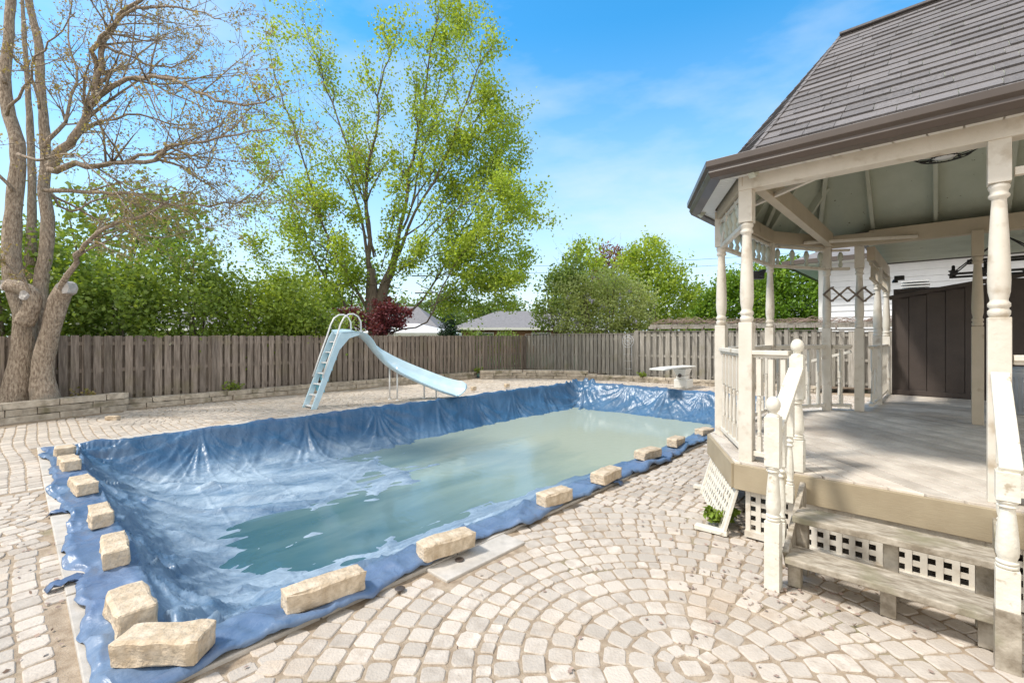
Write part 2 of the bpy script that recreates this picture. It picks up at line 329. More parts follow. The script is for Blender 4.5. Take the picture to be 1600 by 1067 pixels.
def leafmat(n, a, b, isl=.3, t=.38, ic=None): return mat(n, a, b, .5, .35, island=isl, trans=t, isl_col=ic, spec=.35)
L_MAPLE = leafmat('maple_leaf', (.35, .46, .065), (.47, .55, .095), ic=(.28, .40, .06), t=.52)
L_BUD = leafmat('bud_leaf', (.26, .26, .07), (.36, .32, .11), ic=(.34, .24, .15))
L_HEDGE = leafmat('hedge_leaf', (.14, .24, .045), (.30, .40, .085), ic=(.22, .31, .07), t=.45)
L_HEDGE2 = leafmat('hedge_leaf_yellow', (.18, .28, .04), (.33, .40, .065), ic=(.21, .30, .05), t=.42)
L_BLOSS = leafmat('pale_blossom', (.50, .55, .40), (.62, .64, .52), t=.2)
L_LILACL = leafmat('lilac_leaf', (.36, .44, .15), (.52, .57, .28), ic=(.42, .48, .20), t=.5)
L_LILACF = leafmat('lilac_flower', (.30, .28, .42), (.46, .42, .56), t=.2)
L_PALE = leafmat('pale_tree_leaf', (.18, .27, .055), (.28, .35, .08), ic=(.2, .27, .06))
L_BRIGHT = leafmat('bright_tree_leaf', (.15, .27, .02), (.26, .38, .03), ic=(.10, .2, .02))
L_RED = leafmat('red_leaf', (.12, .028, .04), (.24, .06, .08), ic=(.16, .045, .055), t=.35)
L_PLUM = leafmat('plum_leaf', (.17, .06, .05), (.26, .11, .07), ic=(.2, .1, .07), t=.3)
L_DARK = leafmat('cedar_leaf', (.018, .045, .015), (.03, .07, .02), t=.1)
L_FAR = leafmat('far_leaf', (.12, .20, .05), (.2, .28, .07), ic=(.14, .2, .05))
M_VINE = mat('dry_vine', (.24, .17, .14), (.36, .27, .22), .9, 9)

# ------------------------------------------------------------------ GROUND
PU0, PU1, PV0, PV1 = 0.22, 13.95, 2.66, 9.80         # outer coping rectangle
IU0, IU1, IV0, IV1 = 0.60, 13.50, 2.95, 9.40         # inner pool edge
def ground():
    B = 900.0; z = -0.0075
    mb = MB()
    o = [(-B, -B), (B, -B), (B, B), (-B, B)]; i = [(PU0 + .01, PV0 + .01), (PU1 - .01, PV0 + .01), (PU1 - .01, PV1 - .01), (PU0 + .01, PV1 - .01)]
    vs = [W(a, b, z) for a, b in o + i]
    mb.add(vs, [(0, 1, 5, 4), (1, 2, 6, 5), (2, 3, 7, 6), (3, 0, 4, 7)])
    g = mb.build('ground', M_SAND); tag(g, kind='structure')
    mb = MB()
    def quad(a, b, c, d, zz): mb.add([W(*a, zz), W(*b, zz), W(*c, zz), W(*d, zz)], [(0, 1, 2, 3)])
    quad((-60, 14.1), (300, 14.1), (300, 300), (-60, 300), -.003)
    quad((17.2, -80), (300, -80), (300, 14.1), (17.2, 14.1), -.003)
    l = mb.build('lawn_beyond_fence', M_LAWN); tag(l, kind='structure')
ground()
def paving():
    V = []; Fc = []; rr = random.Random(3)
    circles = [(0.9, 2.3, 2.05), (-4.55, 4.1, .95), (-7.4, 9.9, 1.3), (-4.1, 12.3, 1.3)]
    circ = [(c[0], c[1], c[2]) for c in circles]
    def excluded(u, v):
        if PU0 - .03 < u < PU1 + .03 and PV0 - .03 < v < PV1 + .03: return True
        if v > 13.75 or u > 15.9: return True
        if 1.93 < u < 2.82 and 2.38 < v < 3: return True
        if u > 4.35 and v < 1.15 and u < 10.7: return True
        if v < -1.3 and u < -.2 : return False
        return False
    def inview(x, y):
        if y < 1.3: return False
        px = 800 + F * x / y
        return -420 < px < 2000
    def paver(cx, cy, ax, l, w):
        """centre, angle, length, width"""
        u, v = UV(cx, cy)
        if excluded(u, v) or not inview(cx, cy): return
        l *= rr.uniform(.92, 1.0); w *= rr.uniform(.92, 1.0); ax += rr.uniform(-.035, .035)
        z0 = rr.uniform(-.003, .003); tx, ty = rr.uniform(-.02, .02), rr.uniform(-.02, .02)
        ca, sa = math.cos(ax), math.sin(ax); b = len(V); hx, hy = l / 2, w / 2; c = min(hx, hy) * rr.uniform(.26, .46); k = .34
        ring = [(-hx + c, -hy), (hx - c, -hy), (hx - c * k, -hy + c * k), (hx, -hy + c), (hx, hy - c), (hx - c * k, hy - c * k), (hx - c, hy), (-hx + c, hy), (-hx + c * k, hy - c * k), (-hx, hy - c), (-hx, -hy + c), (-hx + c * k, -hy + c * k)]
        ring = [(p + rr.uniform(-.0045, .0045), q + rr.uniform(-.0045, .0045)) for p, q in ring]
        for (s, z) in ((1.0, -.02), (.985, -.0055), (.90, 0.0)):
            for p, q in ring:
                p *= s; q *= s
                V.append((cx + p * ca - q * sa, cy + p * sa + q * ca, z + z0 + p * tx + q * ty))
        n = 12
        for r in range(2):
            for j in range(n): Fc.append((b + r * n + j, b + r * n + (j + 1) % n, b + (r + 1) * n + (j + 1) % n, b + (r + 1) * n + j))
        Fc.append(tuple(b + 2 * n + j for j in range(n)))
    for ci, (cx, cy, Rm) in enumerate(circ):
        r = .085; paver(cx, cy, 0, .11, .11); row = 0
        while r < Rm:
            row += 1
            small = (ci == 0 and row in (8,)) or row == 1
            dr = .092 if small else .136
            seg = .085 if small else .122 + .02 * (row % 3 == 0)
            rc = r + dr / 2; n = max(5, int(round(2 * math.pi * rc / seg))); off = rr.random()
            for k in range(n):
                a = 2 * math.pi * (k + off) / n
                paver(cx + rc * math.cos(a), cy + rc * math.sin(a), a + math.pi / 2, 2 * math.pi * rc / n - .007, dr - .008)
            r += dr
    # running courses over the rest, gently wandering
    v = -6.0; row = 0
    u = -9.0
    while u < 16.0:
        row += 1; du = .134
        v = -6.0 + rr.random() * .15
        while v < 13.8:
            lw = (.150 if u < .2 else .124) * rr.choice((.82, 1, 1, 1.12))
            uu = u + .06 * math.sin(v * .9 + 1.1) + .015 * math.sin(v * 2.3 + u * .4)
            vv = v + lw / 2
            p = W(uu, vv); slope = .054 * math.cos(vv * .9 + 1.1) + .034 * math.cos(vv * 2.3 + u * .4)
            if all(math.hypot(p.x - c[0], p.y - c[1]) > c[2] + .075 for c in circ):
                paver(p.x, p.y, TH + math.pi / 2 - slope, lw - .008, du - .008)
            v += lw
        u += du
    me = bpy.data.meshes.new('paving'); me.from_pydata(V, [], Fc); me.materials.append(M_PAVER); me.update()
    o = bpy.data.objects.new('paving', me); col.objects.link(o); tag(o, kind='structure')
paving()
def coping():
    mb = MB(); rr = random.Random(5)
    def run(a0, a1, fixed, w, axis, skip=None):
        a = a0
        while a < a1 - .05:
            l = min(rr.uniform(.85, 1.1), a1 - a); zz = rr.uniform(-.003, .004)
            c = (a + l / 2, fixed, -.10 + zz) if axis == 0 else (fixed, a + l / 2, -.10 + zz)
            d = (l - .008, w, .23) if axis == 0 else (w, l - .008, .23)
            mb.box((0, 0, 0), d, M=Matrix.Translation(Vector((0, 0, 0))), ) if False else mb.add(*boxvf(d), False, Matrix.Translation(c))
            a += l
    def boxvf(d):
        x, y, z = d[0] / 2, d[1] / 2, d[2] / 2
        return [(-x, -y, -z), (x, -y, -z), (x, y, -z), (-x, y, -z), (-x, -y, z), (x, -y, z), (x, y, z), (-x, y, z)], [(3, 2, 1, 0), (4, 5, 6, 7), (0, 1, 5, 4), (1, 2, 6, 5), (2, 3, 7, 6), (3, 0, 4, 7)]
    run(PU0, PU1, (PV0 + IV0) / 2, IV0 - PV0, 0); run(PU0, PU1, (PV1 + IV1) / 2, PV1 - IV1, 0)
    run(IV0 + .005, IV1 - .005, (PU0 + IU0) / 2, IU0 - PU0, 1); run(IV0 + .005, IV1 - .005, (PU1 + IU1) / 2, PU1 - IU1, 1)
    mb.add(*boxvf((.80, .24, .2)), False, Matrix.Translation((2.375, 2.545, -.088)))
    o = mb.build('pool_coping', M_COPE, bevel=.008, rz=TH); tag(o, kind='structure')
    # shell of the pool under the cover
    s = MB()
    d = -2.2
    s.add([(IU0, IV0, -.2), (IU1, IV0, -.2), (IU1, IV1, -.2), (IU0, IV1, -.2), (IU0, IV0, d), (IU1, IV0, d), (IU1, IV1, d), (IU0, IV1, d)],
          [(0, 1, 5, 4), (1, 2, 6, 5), (2, 3, 7, 6), (3, 0, 4, 7), (4, 5, 6, 7)])
    tag(s.build('pool_shell', M_COPE, rz=TH), kind='structure')
coping()
for (px, py) in ((625, 924), (718, 878)):
    p = G(px, py); mb = MB(); mb.lathe([(.028, 0), (.034, .004), (.030, .007), (.012, .005)], n=16)
    o = mb.build('anchor_cap', M_GUT, loc=(p.x, p.y, .017))
    tag(o, 'small dark round cap set in the bare coping slab, ' + ('nearer end' if px == 625 else 'farther end'), 'anchor cap', 'round caps in the pool coping')

# ------------------------------------------------------------------ TARP
WZ = -0.70
def tarp():
    NU, NV = 560, 300
    s = np.linspace(0, 1, NU)[:, None] * np.ones((1, NV)); t = np.ones((NU, 1)) * np.linspace(0, 1, NV)[None, :]
    # non-uniform: finer at near end
    s = s ** 1.25
    vE0 = 2.60; vE1 = 9.50; uE0 = .30; uE1 = 13.78
    u = uE0 + (uE1 - uE0) * s; v = vE0 + (vE1 - vE0) * t
    # ragged edge
    wl_ = np.clip(1 - (u - uE0) / .5, 0, 1); wn_ = np.clip(1 - (v - vE0) / .5, 0, 1); wf_ = np.clip(1 - (vE1 - v) / .4, 0, 1)
    u = u - wl_ * (.10 * fbm(v * 1.9, v * 0 + 3, 1, 4) + .05 * np.abs(vnoise(v * 3.1, v * 0, 9)) ** 2)
    v = v - wn_ * (.10 * fbm(u * 1.3, u * 0 + 5, 2, 4) + .04 * np.abs(vnoise(u * 4.0, u * 0, 8)) ** 2 - .05)
    v = v + wf_ * (.05 * fbm(u * 1.4, u * 0 + 7, 3, 3))
    dL = IV1 - v; dR = v - IV0; dN = u - IU0; dF = IU1 - u
    inside = np.minimum(np.minimum(dL, dR), np.minimum(dN, dF))
    floor = -.80 - .10 * np.clip((u - 4.5) / 4, 0, 1)
    def prof(d, Wd, p):
        x = np.clip(d / Wd, 0, 1); return 1 - (1 - x) ** p
    far = np.clip((u - 1) / 10, 0, 1)
    pL = prof(dL, 1.55 - .42 * far, 2.5); pR = prof(dR, 2.45 - .15 * far, 1.75); pN = prof(dN, 1.35, 1.9); pF = prof(dF, 1.65, 2.5)
    k = 9.0
    sm = -np.log((np.exp(-k * pL) + np.exp(-k * pR) + np.exp(-k * pN) + np.exp(-k * pF))) / k
    sm = np.clip(sm + .0, 0, 1); sm = np.clip(sm / .93, 0, 1)
    z = floor * sm
    # pull folds: fan out from anchor points on each edge
    wallL = np.exp(-((dL - .45) / .5) ** 2) * (dL > 0); wallF = np.exp(-((dF - .5) / .55) ** 2) * (dF > 0)
    wallN = np.exp(-((dN - .55) / .6) ** 2) * (dN > 0); wallR = np.exp(-((dR - .6) / .8) ** 2) * (dR > 0)
    def ridge(x, y, seed): return 1 - np.abs(vnoise(x, y, seed)) * 2
    z = z + wallL * .030 * ridge(u * 3.3 + dL * 2.2, dL * .9, 11) * (.4 + .6 * far) + wallL * .016 * ridge(u * 7.5 + dL * 5.0, dL * 1.2, 12)
    z = z + wallF * .050 * ridge(v * 1.9 - dF * 2.0, dF * .6, 13) + wallF * .022 * ridge(v * 5.5 - dF * 4.5, dF, 14)
    z = z + wallN * .026 * ridge(v * 1.7 + dN * 1.6, dN * .7, 15) + wallN * .012 * ridge(v * 5.0 + dN * 3.8, dN, 16)
    z = z + wallR * .018 * ridge(u * 1.5 - dR * 1.0, dR * .6, 17) + wallR * .008 * ridge(u * 4.5 - dR * 2.8, dR * .8, 18)
    def sharp(x, y, seed): return np.clip(1 - np.abs(vnoise(x, y, seed)) * 1.6, 0, 1) ** 1.6
    anch = [(.6, 3.1, 1.0), (.62, 4.2, .9), (.6, 5.1, .8), (.6, 6.4, .9), (.6, 7.6, .9), (.7, 9.2, 1.0), (1.6, 2.95, .7), (2.9, 2.95, .7), (4.4, 2.95, .7), (6.0, 2.95, .6), (8.3, 2.95, .6), (11.0, 3.0, .8),
            (2.2, 9.4, 1.0), (4.0, 9.4, .8), (5.6, 9.4, .9), (7.3, 9.4, .8), (8.6, 9.4, .9), (10.1, 9.4, 1.0), (11.6, 9.4, 1.0), (13.5, 7.4, 1.0), (13.5, 6.1, 1.1), (13.5, 5.0, 1.0), (13.5, 3.9, 1.0)]
    for i, (cu, cv, amp) in enumerate(anch):
        du_, dv_ = u - cu, v - cv; dist = np.hypot(du_, dv_); ang = np.arctan2(dv_, du_)
        fall = np.clip(dist * 4, 0, 1) * np.exp(-(dist / 1.25) ** 1.4) * (inside > -.02) * amp
        z = z + fall * (.070 * sharp(ang * 2.6, dist * .45 + i, 60 + i) + .040 * sharp(ang * 6.5, dist * .8 + i, 90 + i) + .016 * sharp(ang * 15, dist * 1.2, 120 + i) - .04)
    for i, (cu, cv, an, L_, hgt, wd) in enumerate([(.75, 7.4, -.38, 3.2, .075, .10), (.7, 6.2, -.15, 2.2, .05, .07), (.8, 5.0, .22, 2.4, .07, .10), (.75, 4.0, .30, 2.0, .055, .06), (.8, 8.6, -.55, 3.4, .08, .12),
                                             (1.6, 7.9, -.10, 3.0, .06, .06), (2.2, 3.2, .9, 1.3, .04, .05), (3.6, 3.1, .75, 1.4, .04, .05), (1.0, 3.3, .55, 2.2, .06, .06), (5.0, 9.1, -.5, 1.5, .05, .07), (8.5, 9.2, -.35, 1.8, .06, .07), (11.0, 9.1, -.3, 1.8, .06, .08), (3.2, 9.2, -.6, 1.5, .05, .06)]):
        c_, s_ = math.cos(an), math.sin(an); aa = (u - cu) * c_ + (v - cv) * s_; bb = -(u - cu) * s_ + (v - cv) * c_ + .10 * np.sin(aa * 1.3 + i) + .03 * fbm(u * 2, v * 2, 200 + i)
        z = z + (inside > 0) * hgt * np.clip(aa / .4, 0, 1) * np.clip((L_ - aa) / (L_ * .6), 0, 1) * (np.exp(-np.abs(bb) / wd) - .55 * np.exp(-((bb - wd * 2) / (wd * 1.4)) ** 2))
    # bunched cloth in the far-left corner
    cu, cv = 13.3, 8.95
    dist = np.hypot(u - cu, v - cv); ang = np.arctan2(v - cv, u - cu)
    bun = np.exp(-(dist / 1.15) ** 2)
    z = z + bun * (.11 * ridge(ang * 4.3, dist * .6, 21) + .05 * ridge(ang * 11, dist * 1.2, 22)) * np.clip(dist * 2.5, 0, 1)
    z = z + .16 * np.exp(-((u - 13.4) / .35) ** 2 - ((v - 8.9) / .45) ** 2) * (1 + .8 * fbm(u * 7, v * 7, 23))
    # near-left corner: folds running down from the corner
    for (cu, cv, w) in ((.55, 9.3, 1.0), (.5, 2.9, .9)):
        dist = np.hypot(u - cu, v - cv); ang = np.arctan2(v - cv, u - cu)
        z = z + np.exp(-(dist / w) ** 2) * .055 * ridge(ang * 5.0, dist * .5, 24) * np.clip(dist * 3, 0, 1)
    # long slack creases over the shallow floor
    ca, sa = math.cos(.35), math.sin(.35); a = u * ca + v * sa; b = -u * sa + v * ca
    fl = np.clip(sm * 1.4 - .4, 0, 1)
    z = z + fl * .085 * np.clip((v - 5.9) / 1.6, 0, 1) * np.clip(1 - (u - 2.6) / 2.2, 0, 1) - fl * .055 * np.clip((6.6 - v) / 1.0, 0, 1) * np.clip(1 - (u - 3) / 3, 0, 1)
    z = z + fl * (.048 * fbm(u * .45, v * 5.0, 35, 5) * np.clip(1.5 - u / 4.5, 0, 1))
    z = z + fl * (.018 * fbm(u * .5, v * 2.6, 31, 4) + .007 * ridge(u * .8, v * 7.0, 32)) * np.clip(1.35 - u / 6.0, 0.15, 1)
    # shallow shelf, so that the cloth breaks the water surface at the near end
    z = z + fl * .055 * np.clip(1 - (u - 1.0) / 1.1, 0, 1) + fl * .06 * np.clip(1 - (v - 4.2) / .8, 0, 1) * np.clip(1.3 - u / 5, 0, 1)
    z = z + .012 * fbm(u * 1.6, v * 1.6, 33) + .006 * sharp(u * 2.2 + v * 1.1, v * 4.5 - u * .6, 34) * (inside > 0)
    for sd, an in ((51, .75), (52, .1), (53, -.45)):
        c_, s_ = math.cos(an), math.sin(an); aa, bb = u * c_ + v * s_, -u * s_ + v * c_
        z = z + (inside > .05) * np.clip(inside, 0, 1) * .028 * np.clip(sharp(aa * .28 + 3, bb * 1.25, sd) - .72, 0, 1) / .28 * np.clip(1.4 - u / 9, .3, 1)
    for q_, per in ((u + .03 * fbm(u, v, 81), .92), (v + .03 * fbm(u, v, 82), .78)):      # factory fold lines
        f_ = np.abs(q_ / per - np.round(q_ / per)) * per; z = z + .014 * np.exp(-f_ / .016)
    # on the coping: lies flat with crumpled folds
    flat = np.clip(-inside / .08 + .4, 0, 1)
    crump = .028 + .035 * np.abs(fbm(u * 4.2, v * 4.2, 41, 3)) + .034 * sharp(u * 2.6 + v * 1.0, v * 2.6 - u * 1.2, 42) + .014 * sharp(u * 8, v * 8, 44)
    edge = np.clip(np.maximum(np.maximum(wl_, wn_), 0) * 1.6 - 1.0, 0, 1)
    crump = crump + edge * .045 * sharp(u * 3.2, v * 3.2, 43)
    z = np.where(inside < 0, np.maximum(z * 0, 0) + crump * 1.0, z + np.clip(1 - inside / .25, 0, 1) * .035)
    hem = np.minimum(np.minimum(s * (uE1 - uE0), t * (vE1 - vE0)), (1 - t) * (vE1 - vE0))
    hem = np.minimum(hem, (1 - s) * (uE1 - uE0))
    z = z - np.clip(1 - hem / .03, 0, 1) * .028
    z = np.where(inside < 0, np.maximum(z, .019), z)
    co = np.stack([u, v, z], -1).reshape(-1, 3)
    idx = np.arange(NU * NV).reshape(NU, NV)
    q = np.stack([idx[:-1, :-1], idx[1:, :-1], idx[1:, 1:], idx[:-1, 1:]], -1).reshape(-1, 4)
    me = bpy.data.meshes.new('tarp'); me.vertices.add(len(co)); me.vertices.foreach_set('co', co.reshape(-1).astype(np.float32))
    me.loops.add(q.size); me.loops.foreach_set('vertex_index', q.reshape(-1).astype(np.int32)); me.polygons.add(len(q))
    me.polygons.foreach_set('loop_start', np.arange(0, q.size, 4, dtype=np.int32)); me.polygons.foreach_set('loop_total', np.full(len(q), 4, dtype=np.int32))
    me.polygons.foreach_set('use_smooth', np.ones(len(q), dtype=bool)); me.update(calc_edges=True); me.materials.append(M_TARP)
    # silt left where puddles dried: around the waterline and on the near shelf
    dust = np.exp(-((z - (WZ + .10)) / .16) ** 2) * np.clip(1.6 - u / 5.0, .06, 1) * (inside > 0)
    dust = np.clip(dust * 1.5, 0, 1) * np.clip(1.1 - np.clip(1 - dL / 1.3, 0, 1), 0, 1) + .42 * np.clip(inside * 4 + .6, 0, 1) * np.clip(1.5 - u / 4.5, .12, 1) * np.clip(dL / 1.2, .2, 1) + .30 * np.exp(-((dR - .4) / .8) ** 2) + .22 * np.clip(-inside * 6, 0, 1)
    at = me.attributes.new('dust', 'FLOAT', 'POINT'); at.data.foreach_set('value', np.clip(dust, 0, 1).reshape(-1).astype(np.float32))
    ed = np.clip(flat, 0, 1) * np.clip(.42 + .5 * fbm(u * 1.5, v * 1.5, 71), 0, .8)
    at = me.attributes.new('edge', 'FLOAT', 'POINT'); at.data.foreach_set('value', ed.reshape(-1).astype(np.float32))
    e = empty('pool_cover', W(7, 6.0), TH)
    me.transform(Matrix.Translation((-7, -6, 0)))
    o = bpy.data.objects.new('tarp', me); col.objects.link(o); o.parent = e
    sd_ = o.modifiers.new('thick', 'SOLIDIFY'); sd_.thickness = .003; sd_.offset = -1
    # loose hems and dog-ears lying on the stones
    rr = random.Random(4)
    for (u0, v0, ln, ang) in ((.36, 5.95, .16, 2.9), (.33, 4.25, .20, 3.3), (4.55, 2.70, .13, -1.4), (5.9, 2.74, .15, -1.9)):
        n = 7; pts = []; mb = MB()
        for i in range(n):
            for j in range(5):
                x = i / (n - 1) * ln; y = (j / 4 - .5) * .11 * (1 - .3 * i / n); zz = .024 + .022 * abs(math.sin(j * 1.3 + i * 1.1)) + .012 * rr.random()
                zz = zz if i > 0 else .03
                pts.append((u0 - 7 + x * math.cos(ang) - y * math.sin(ang), v0 - 6 + x * math.sin(ang) + y * math.cos(ang), zz if i < n - 1 else .012))
        mb.add(pts, [(i * 5 + j, (i + 1) * 5 + j, (i + 1) * 5 + j + 1, i * 5 + j + 1) for i in range(n - 1) for j in range(4)], True)
        h = mb.build('loose_hem', M_TARP, e); sm_ = h.modifiers.new('thick', 'SOLIDIFY'); sm_.thickness = .004
        a = h.data.attributes.new('edge', 'FLOAT', 'POINT'); a.data.foreach_set('value', np.full(len(h.data.vertices), .7, dtype=np.float32))
    tag(e, 'crumpled blue tarpaulin sagging into the pool and weighted with stone blocks', 'pool cover')
    # water lying in the cover
    mb = MB(); mb.add([(1.0, 3.3, WZ), (12.95, 3.3, WZ), (12.95, 9.1, WZ), (1.0, 9.1, WZ)], [(0, 1, 2, 3)])
    w = mb.build('water', M_WATER, rz=TH); tag(w, kind='structure')
tarp()

# ------------------------------------------------------------------ STONE BLOCKS
def block_mesh(l, w, h, seed, rough=1.0):
    bm = bmesh.new(); bmesh.ops.create_cube(bm, size=1.0)
    bmesh.ops.subdivide_edges(bm, edges=bm.edges[:], cuts=9, use_grid_fill=True)
    for v in bm.verts:
        x, y, z = v.co.x * l, v.co.y * w, v.co.z * h + h / 2
        p = Vector((x * 9 + seed * 7.1, y * 9, z * 9)); d = mnoise.noise_vector(p)
        p2 = Vector((x * 26 + seed, y * 26, z * 26)); d2 = mnoise.noise_vector(p2)
        face_y = abs(v.co.y) > .49
        k = .012 * rough * (1.6 if face_y else .45)
        top = v.co.z > .49
        ex = (abs(v.co.x) > .49) + (abs(v.co.y) > .49) + (abs(v.co.z) > .49)
        if ex >= 2: x *= 1 - .006 / l * 2; y *= 1 - .008 / w * 2; z = h / 2 + (z - h / 2) * (1 - .006 / h * 2)
        bottom = v.co.z < -.49
        v.co = Vector((x + d.x * k + d2.x * .003, y + d.y * k + d2.y * .003, z + (0 if bottom else (d.z * k * .5 + d2.z * .002))))
    me = bpy.data.meshes.new('stone_block'); bm.to_mesh(me); bm.free(); me.materials.append(M_BLOCK)
    return me
def place_block(px, py, l, w, h, ang, label, seed, z=.05, tilt=(0, 0), group='stone blocks weighing down the pool cover', cat='stone block', name='stone_block'):
    me = block_mesh(l, w, h, seed); o = bpy.data.objects.new(name, me); col.objects.link(o)
    p = G(px, py) if py > 20 else Vector((px, py, 0)); o.location = (p.x, p.y, z); o.rotation_euler = (tilt[0], tilt[1], ang); tag(o, label, cat, group)
    return o
A_ = TH; B_ = TH + math.pi / 2
blocks = [
 (-6.02, 6.20, .21, .20, .13, B_, 'small square block on the far-left tarp corner, where the left and far edges meet'),
 (-5.40, 5.62, .46, .17, .13, B_ + .06, 'wide-topped block second from the far-left tarp corner'),
 (-4.45, 4.78, .44, .17, .13, B_ + .10, 'pale smooth block third from the far-left tarp corner, beside a loose flap'),
 (-3.55, 3.97, .37, .15, .13, B_ - .03, 'block with a rough top fourth along the left tarp edge, just above a blue flap'),
 (-2.87, 3.33, .42, .15, .13, B_ - .06, 'narrow pale block fifth along the left tarp edge, above the flap poking left'),
 (-2.15, 2.60, .38, .18, .14, B_ + .02, 'large block near the front-left tarp corner, just behind the one lying crosswise'),
 (-1.74, 2.31, .41, .18, .13, .05, 'long rough block lying crosswise on the front-left tarp corner, nearest the camera'),
 (508, 948, .46, .15, .125, A_ - .12, 'long smooth-faced block on the right tarp edge, left of the bare coping slab'),
 (697, 872, .43, .16, .12, A_ - .16, 'ragged-topped block on the right tarp edge, level with the bare coping slab'),
 (866, 793, .36, .16, .12, A_ - .14, 'brown short block beside the dark crumple of tarp halfway up the right edge'),
 (948, 757, .42, .18, .12, A_ + .03, 'block with wavy top on the right edge, beyond the brown short one'),
 (1013, 721, .40, .18, .12, A_ - .12, 'smooth clean-cut block on the right edge, third from the gazebo corner'),
 (1056, 701, .34, .17, .12, A_ + .05, 'block on the right edge, second from the gazebo corner'),
 (1101, 683, .34, .17, .10, A_ - .2, 'low flat block beside the gazebo deck corner, last on the right edge'),
]
for i, b in enumerate(blocks): place_block(*b, seed=i * 3 + 1)
place_block(176, 656, .24, .11, .08, -.05, 'single loose grey brick lying on the paving before the stone retaining wall', 77, z=0, group=None, cat='brick', name='loose_brick')
for i, (px, py) in enumerate(((740, 612), (792, 607))):
    place_block(px, py, .16, .12, .12, A_, ('small tan stone on the far tarp edge beside the slide tip', 'small tan stone on the far tarp edge, midway from slide to the bunched corner')[i], 90 + i, z=.04, group='small stones on the far tarp edge')

# ------------------------------------------------------------------ WALLS, BEDS
def stone_course_wall(name, label, pts, heights, thick=.22, seed=1, ch=.11, batter=0.0):
    """pts: uv polyline of the face foot; heights: number of courses at each point; stones have random length"""
    rr = random.Random(seed); e = empty(name, W(*pts[0]), 0); base = W(*pts[0])
    P = [W(*p) for p in pts]; Ls = [0]
    for a, b in zip(P, P[1:]): Ls.append(Ls[-1] + (b - a).length)
    def at(sx):
        for i in range(len(P) - 1):
            if sx <= Ls[i + 1] or i == len(P) - 2:
                t = (sx - Ls[i]) / (Ls[i + 1] - Ls[i]); return P[i].lerp(P[i + 1], t), (P[i + 1] - P[i]).normalized(), heights[i] + (heights[i + 1] - heights[i]) * t
    nc = int(max(heights)); mb = MB()
    for c in range(nc):
        s0 = 0; hh = ch * (.8 if c % 2 == 0 else 1.0)
        while s0 < Ls[-1]:
            l = rr.uniform(.40, .95); l = min(l, Ls[-1] - s0)
            if l < .08: break
            p, d, hgt = at(s0 + l / 2)
            if c < hgt - .3:
                z = c * ch; nrm = Vector((-d.y, d.x, 0)); jut = rr.uniform(-.015, .015) + batter * c
                cc = p - base + nrm * (thick / 2 + jut) + Vector((0, 0, z + ch / 2))
                x, y, zz = l / 2 - .006, thick / 2, ch / 2 - .004
                M = Matrix.Translation(cc) @ Matrix.Rotation(math.atan2(d.y, d.x) + rr.uniform(-.02, .02), 4, 'Z') @ Matrix.Rotation(rr.uniform(-.015, .015), 4, 'X')
                j = lambda a: a + rr.uniform(-.006, .006)
                vs = []
                nx = 5
                for zi in (-zz, zz):
                    for yi in (-y, y):
                        for k in range(nx): vs.append((j(-x + 2 * x * k / (nx - 1)), j(yi) + (rr.uniform(-.012, .012) if 0 < k < nx - 1 else .008 * (1 if yi < 0 else -1)), j(zi)))
                fs = []
                for k in range(nx - 1):
                    a0, b0, c0, d0 = k, nx + k, 2 * nx + k, 3 * nx + k
                    fs += [(a0, a0 + 1, c0 + 1, c0), (b0 + 1, b0, d0, d0 + 1), (c0, c0 + 1, d0 + 1, d0), (a0 + 1, a0, b0, b0 + 1)]
                fs += [(0, 2 * nx, 3 * nx, nx), (nx - 1, 2 * nx - 1, 4 * nx - 1, 3 * nx - 1)]
                mb.add(vs, fs, False, M)
            s0 += l
    o = mb.build('stone_courses', M_STONE, e, bevel=.006)
    tag(e, label, 'stone wall', 'low stone walls round the yard'); return e
stone_course_wall('retaining_wall', 'three-course dry stone retaining wall in front of the big bare tree', [(-2.6, 12.35), (-1.0, 12.5), (.4, 12.95), (1.75, 13.35)], [3.3, 3.3, 3.3, 3.2], seed=2, ch=.135)
stone_course_wall('planter_wall', 'low two-course stone edging along the foot of the left fence', [(1.55, 13.45), (6.0, 13.62), (9.5, 13.62), (12.6, 13.58)], [2.2, 2.2, 2, 2], seed=3, ch=.12)
stone_course_wall('corner_rockery', 'short tumbled stone planter in the far corner where the fences meet', [(12.3, 13.05), (13.6, 12.2), (14.4, 11.0), (15.15, 9.6)], [3, 2.6, 3, 2], seed=4, thick=.3)
stone_course_wall('back_edging', 'low brown timber-like stone edging at the foot of the back fence', [(15.1, 9.6), (15.45, 8.5), (15.75, 6.0), (16.0, 2.6)], [2, 1.8, 1.8, 1.6], seed=5, ch=.10, thick=.18)
def bed(poly, z, name):
    mb = MB(); mb.add([W(a, b, z + .03 * mnoise.noise(Vector((a * 1.7, b * 1.7, 0)))) for a, b in poly], [tuple(range(len(poly)))])
    o = mb.build(name, M_SOIL); tag(o, kind='structure')
bed([(-6, 12.4), (-2.6, 12.45), (-1, 12.6), (.4, 13.05), (1.75, 13.45), (1.9, 14.4), (-6, 14.4)], .33, 'garden_bed')
bed([(1.6, 13.6), (6, 13.77), (12.6, 13.7), (12.6, 14.1), (1.6, 14.1)], .18, 'garden_bed')
bed([(12.4, 13.2), (13.7, 12.4), (14.5, 11.1), (15.3, 9.7), (16.2, 9.7), (16.2, 14.1), (12.4, 14.1)], .2, 'garden_bed')
bed([(15.25, 9.7), (15.6, 8.5), (15.9, 6.0), (16.15, 2.6), (17.2, 1.0), (16.9, 9.7)], .12, 'garden_bed')

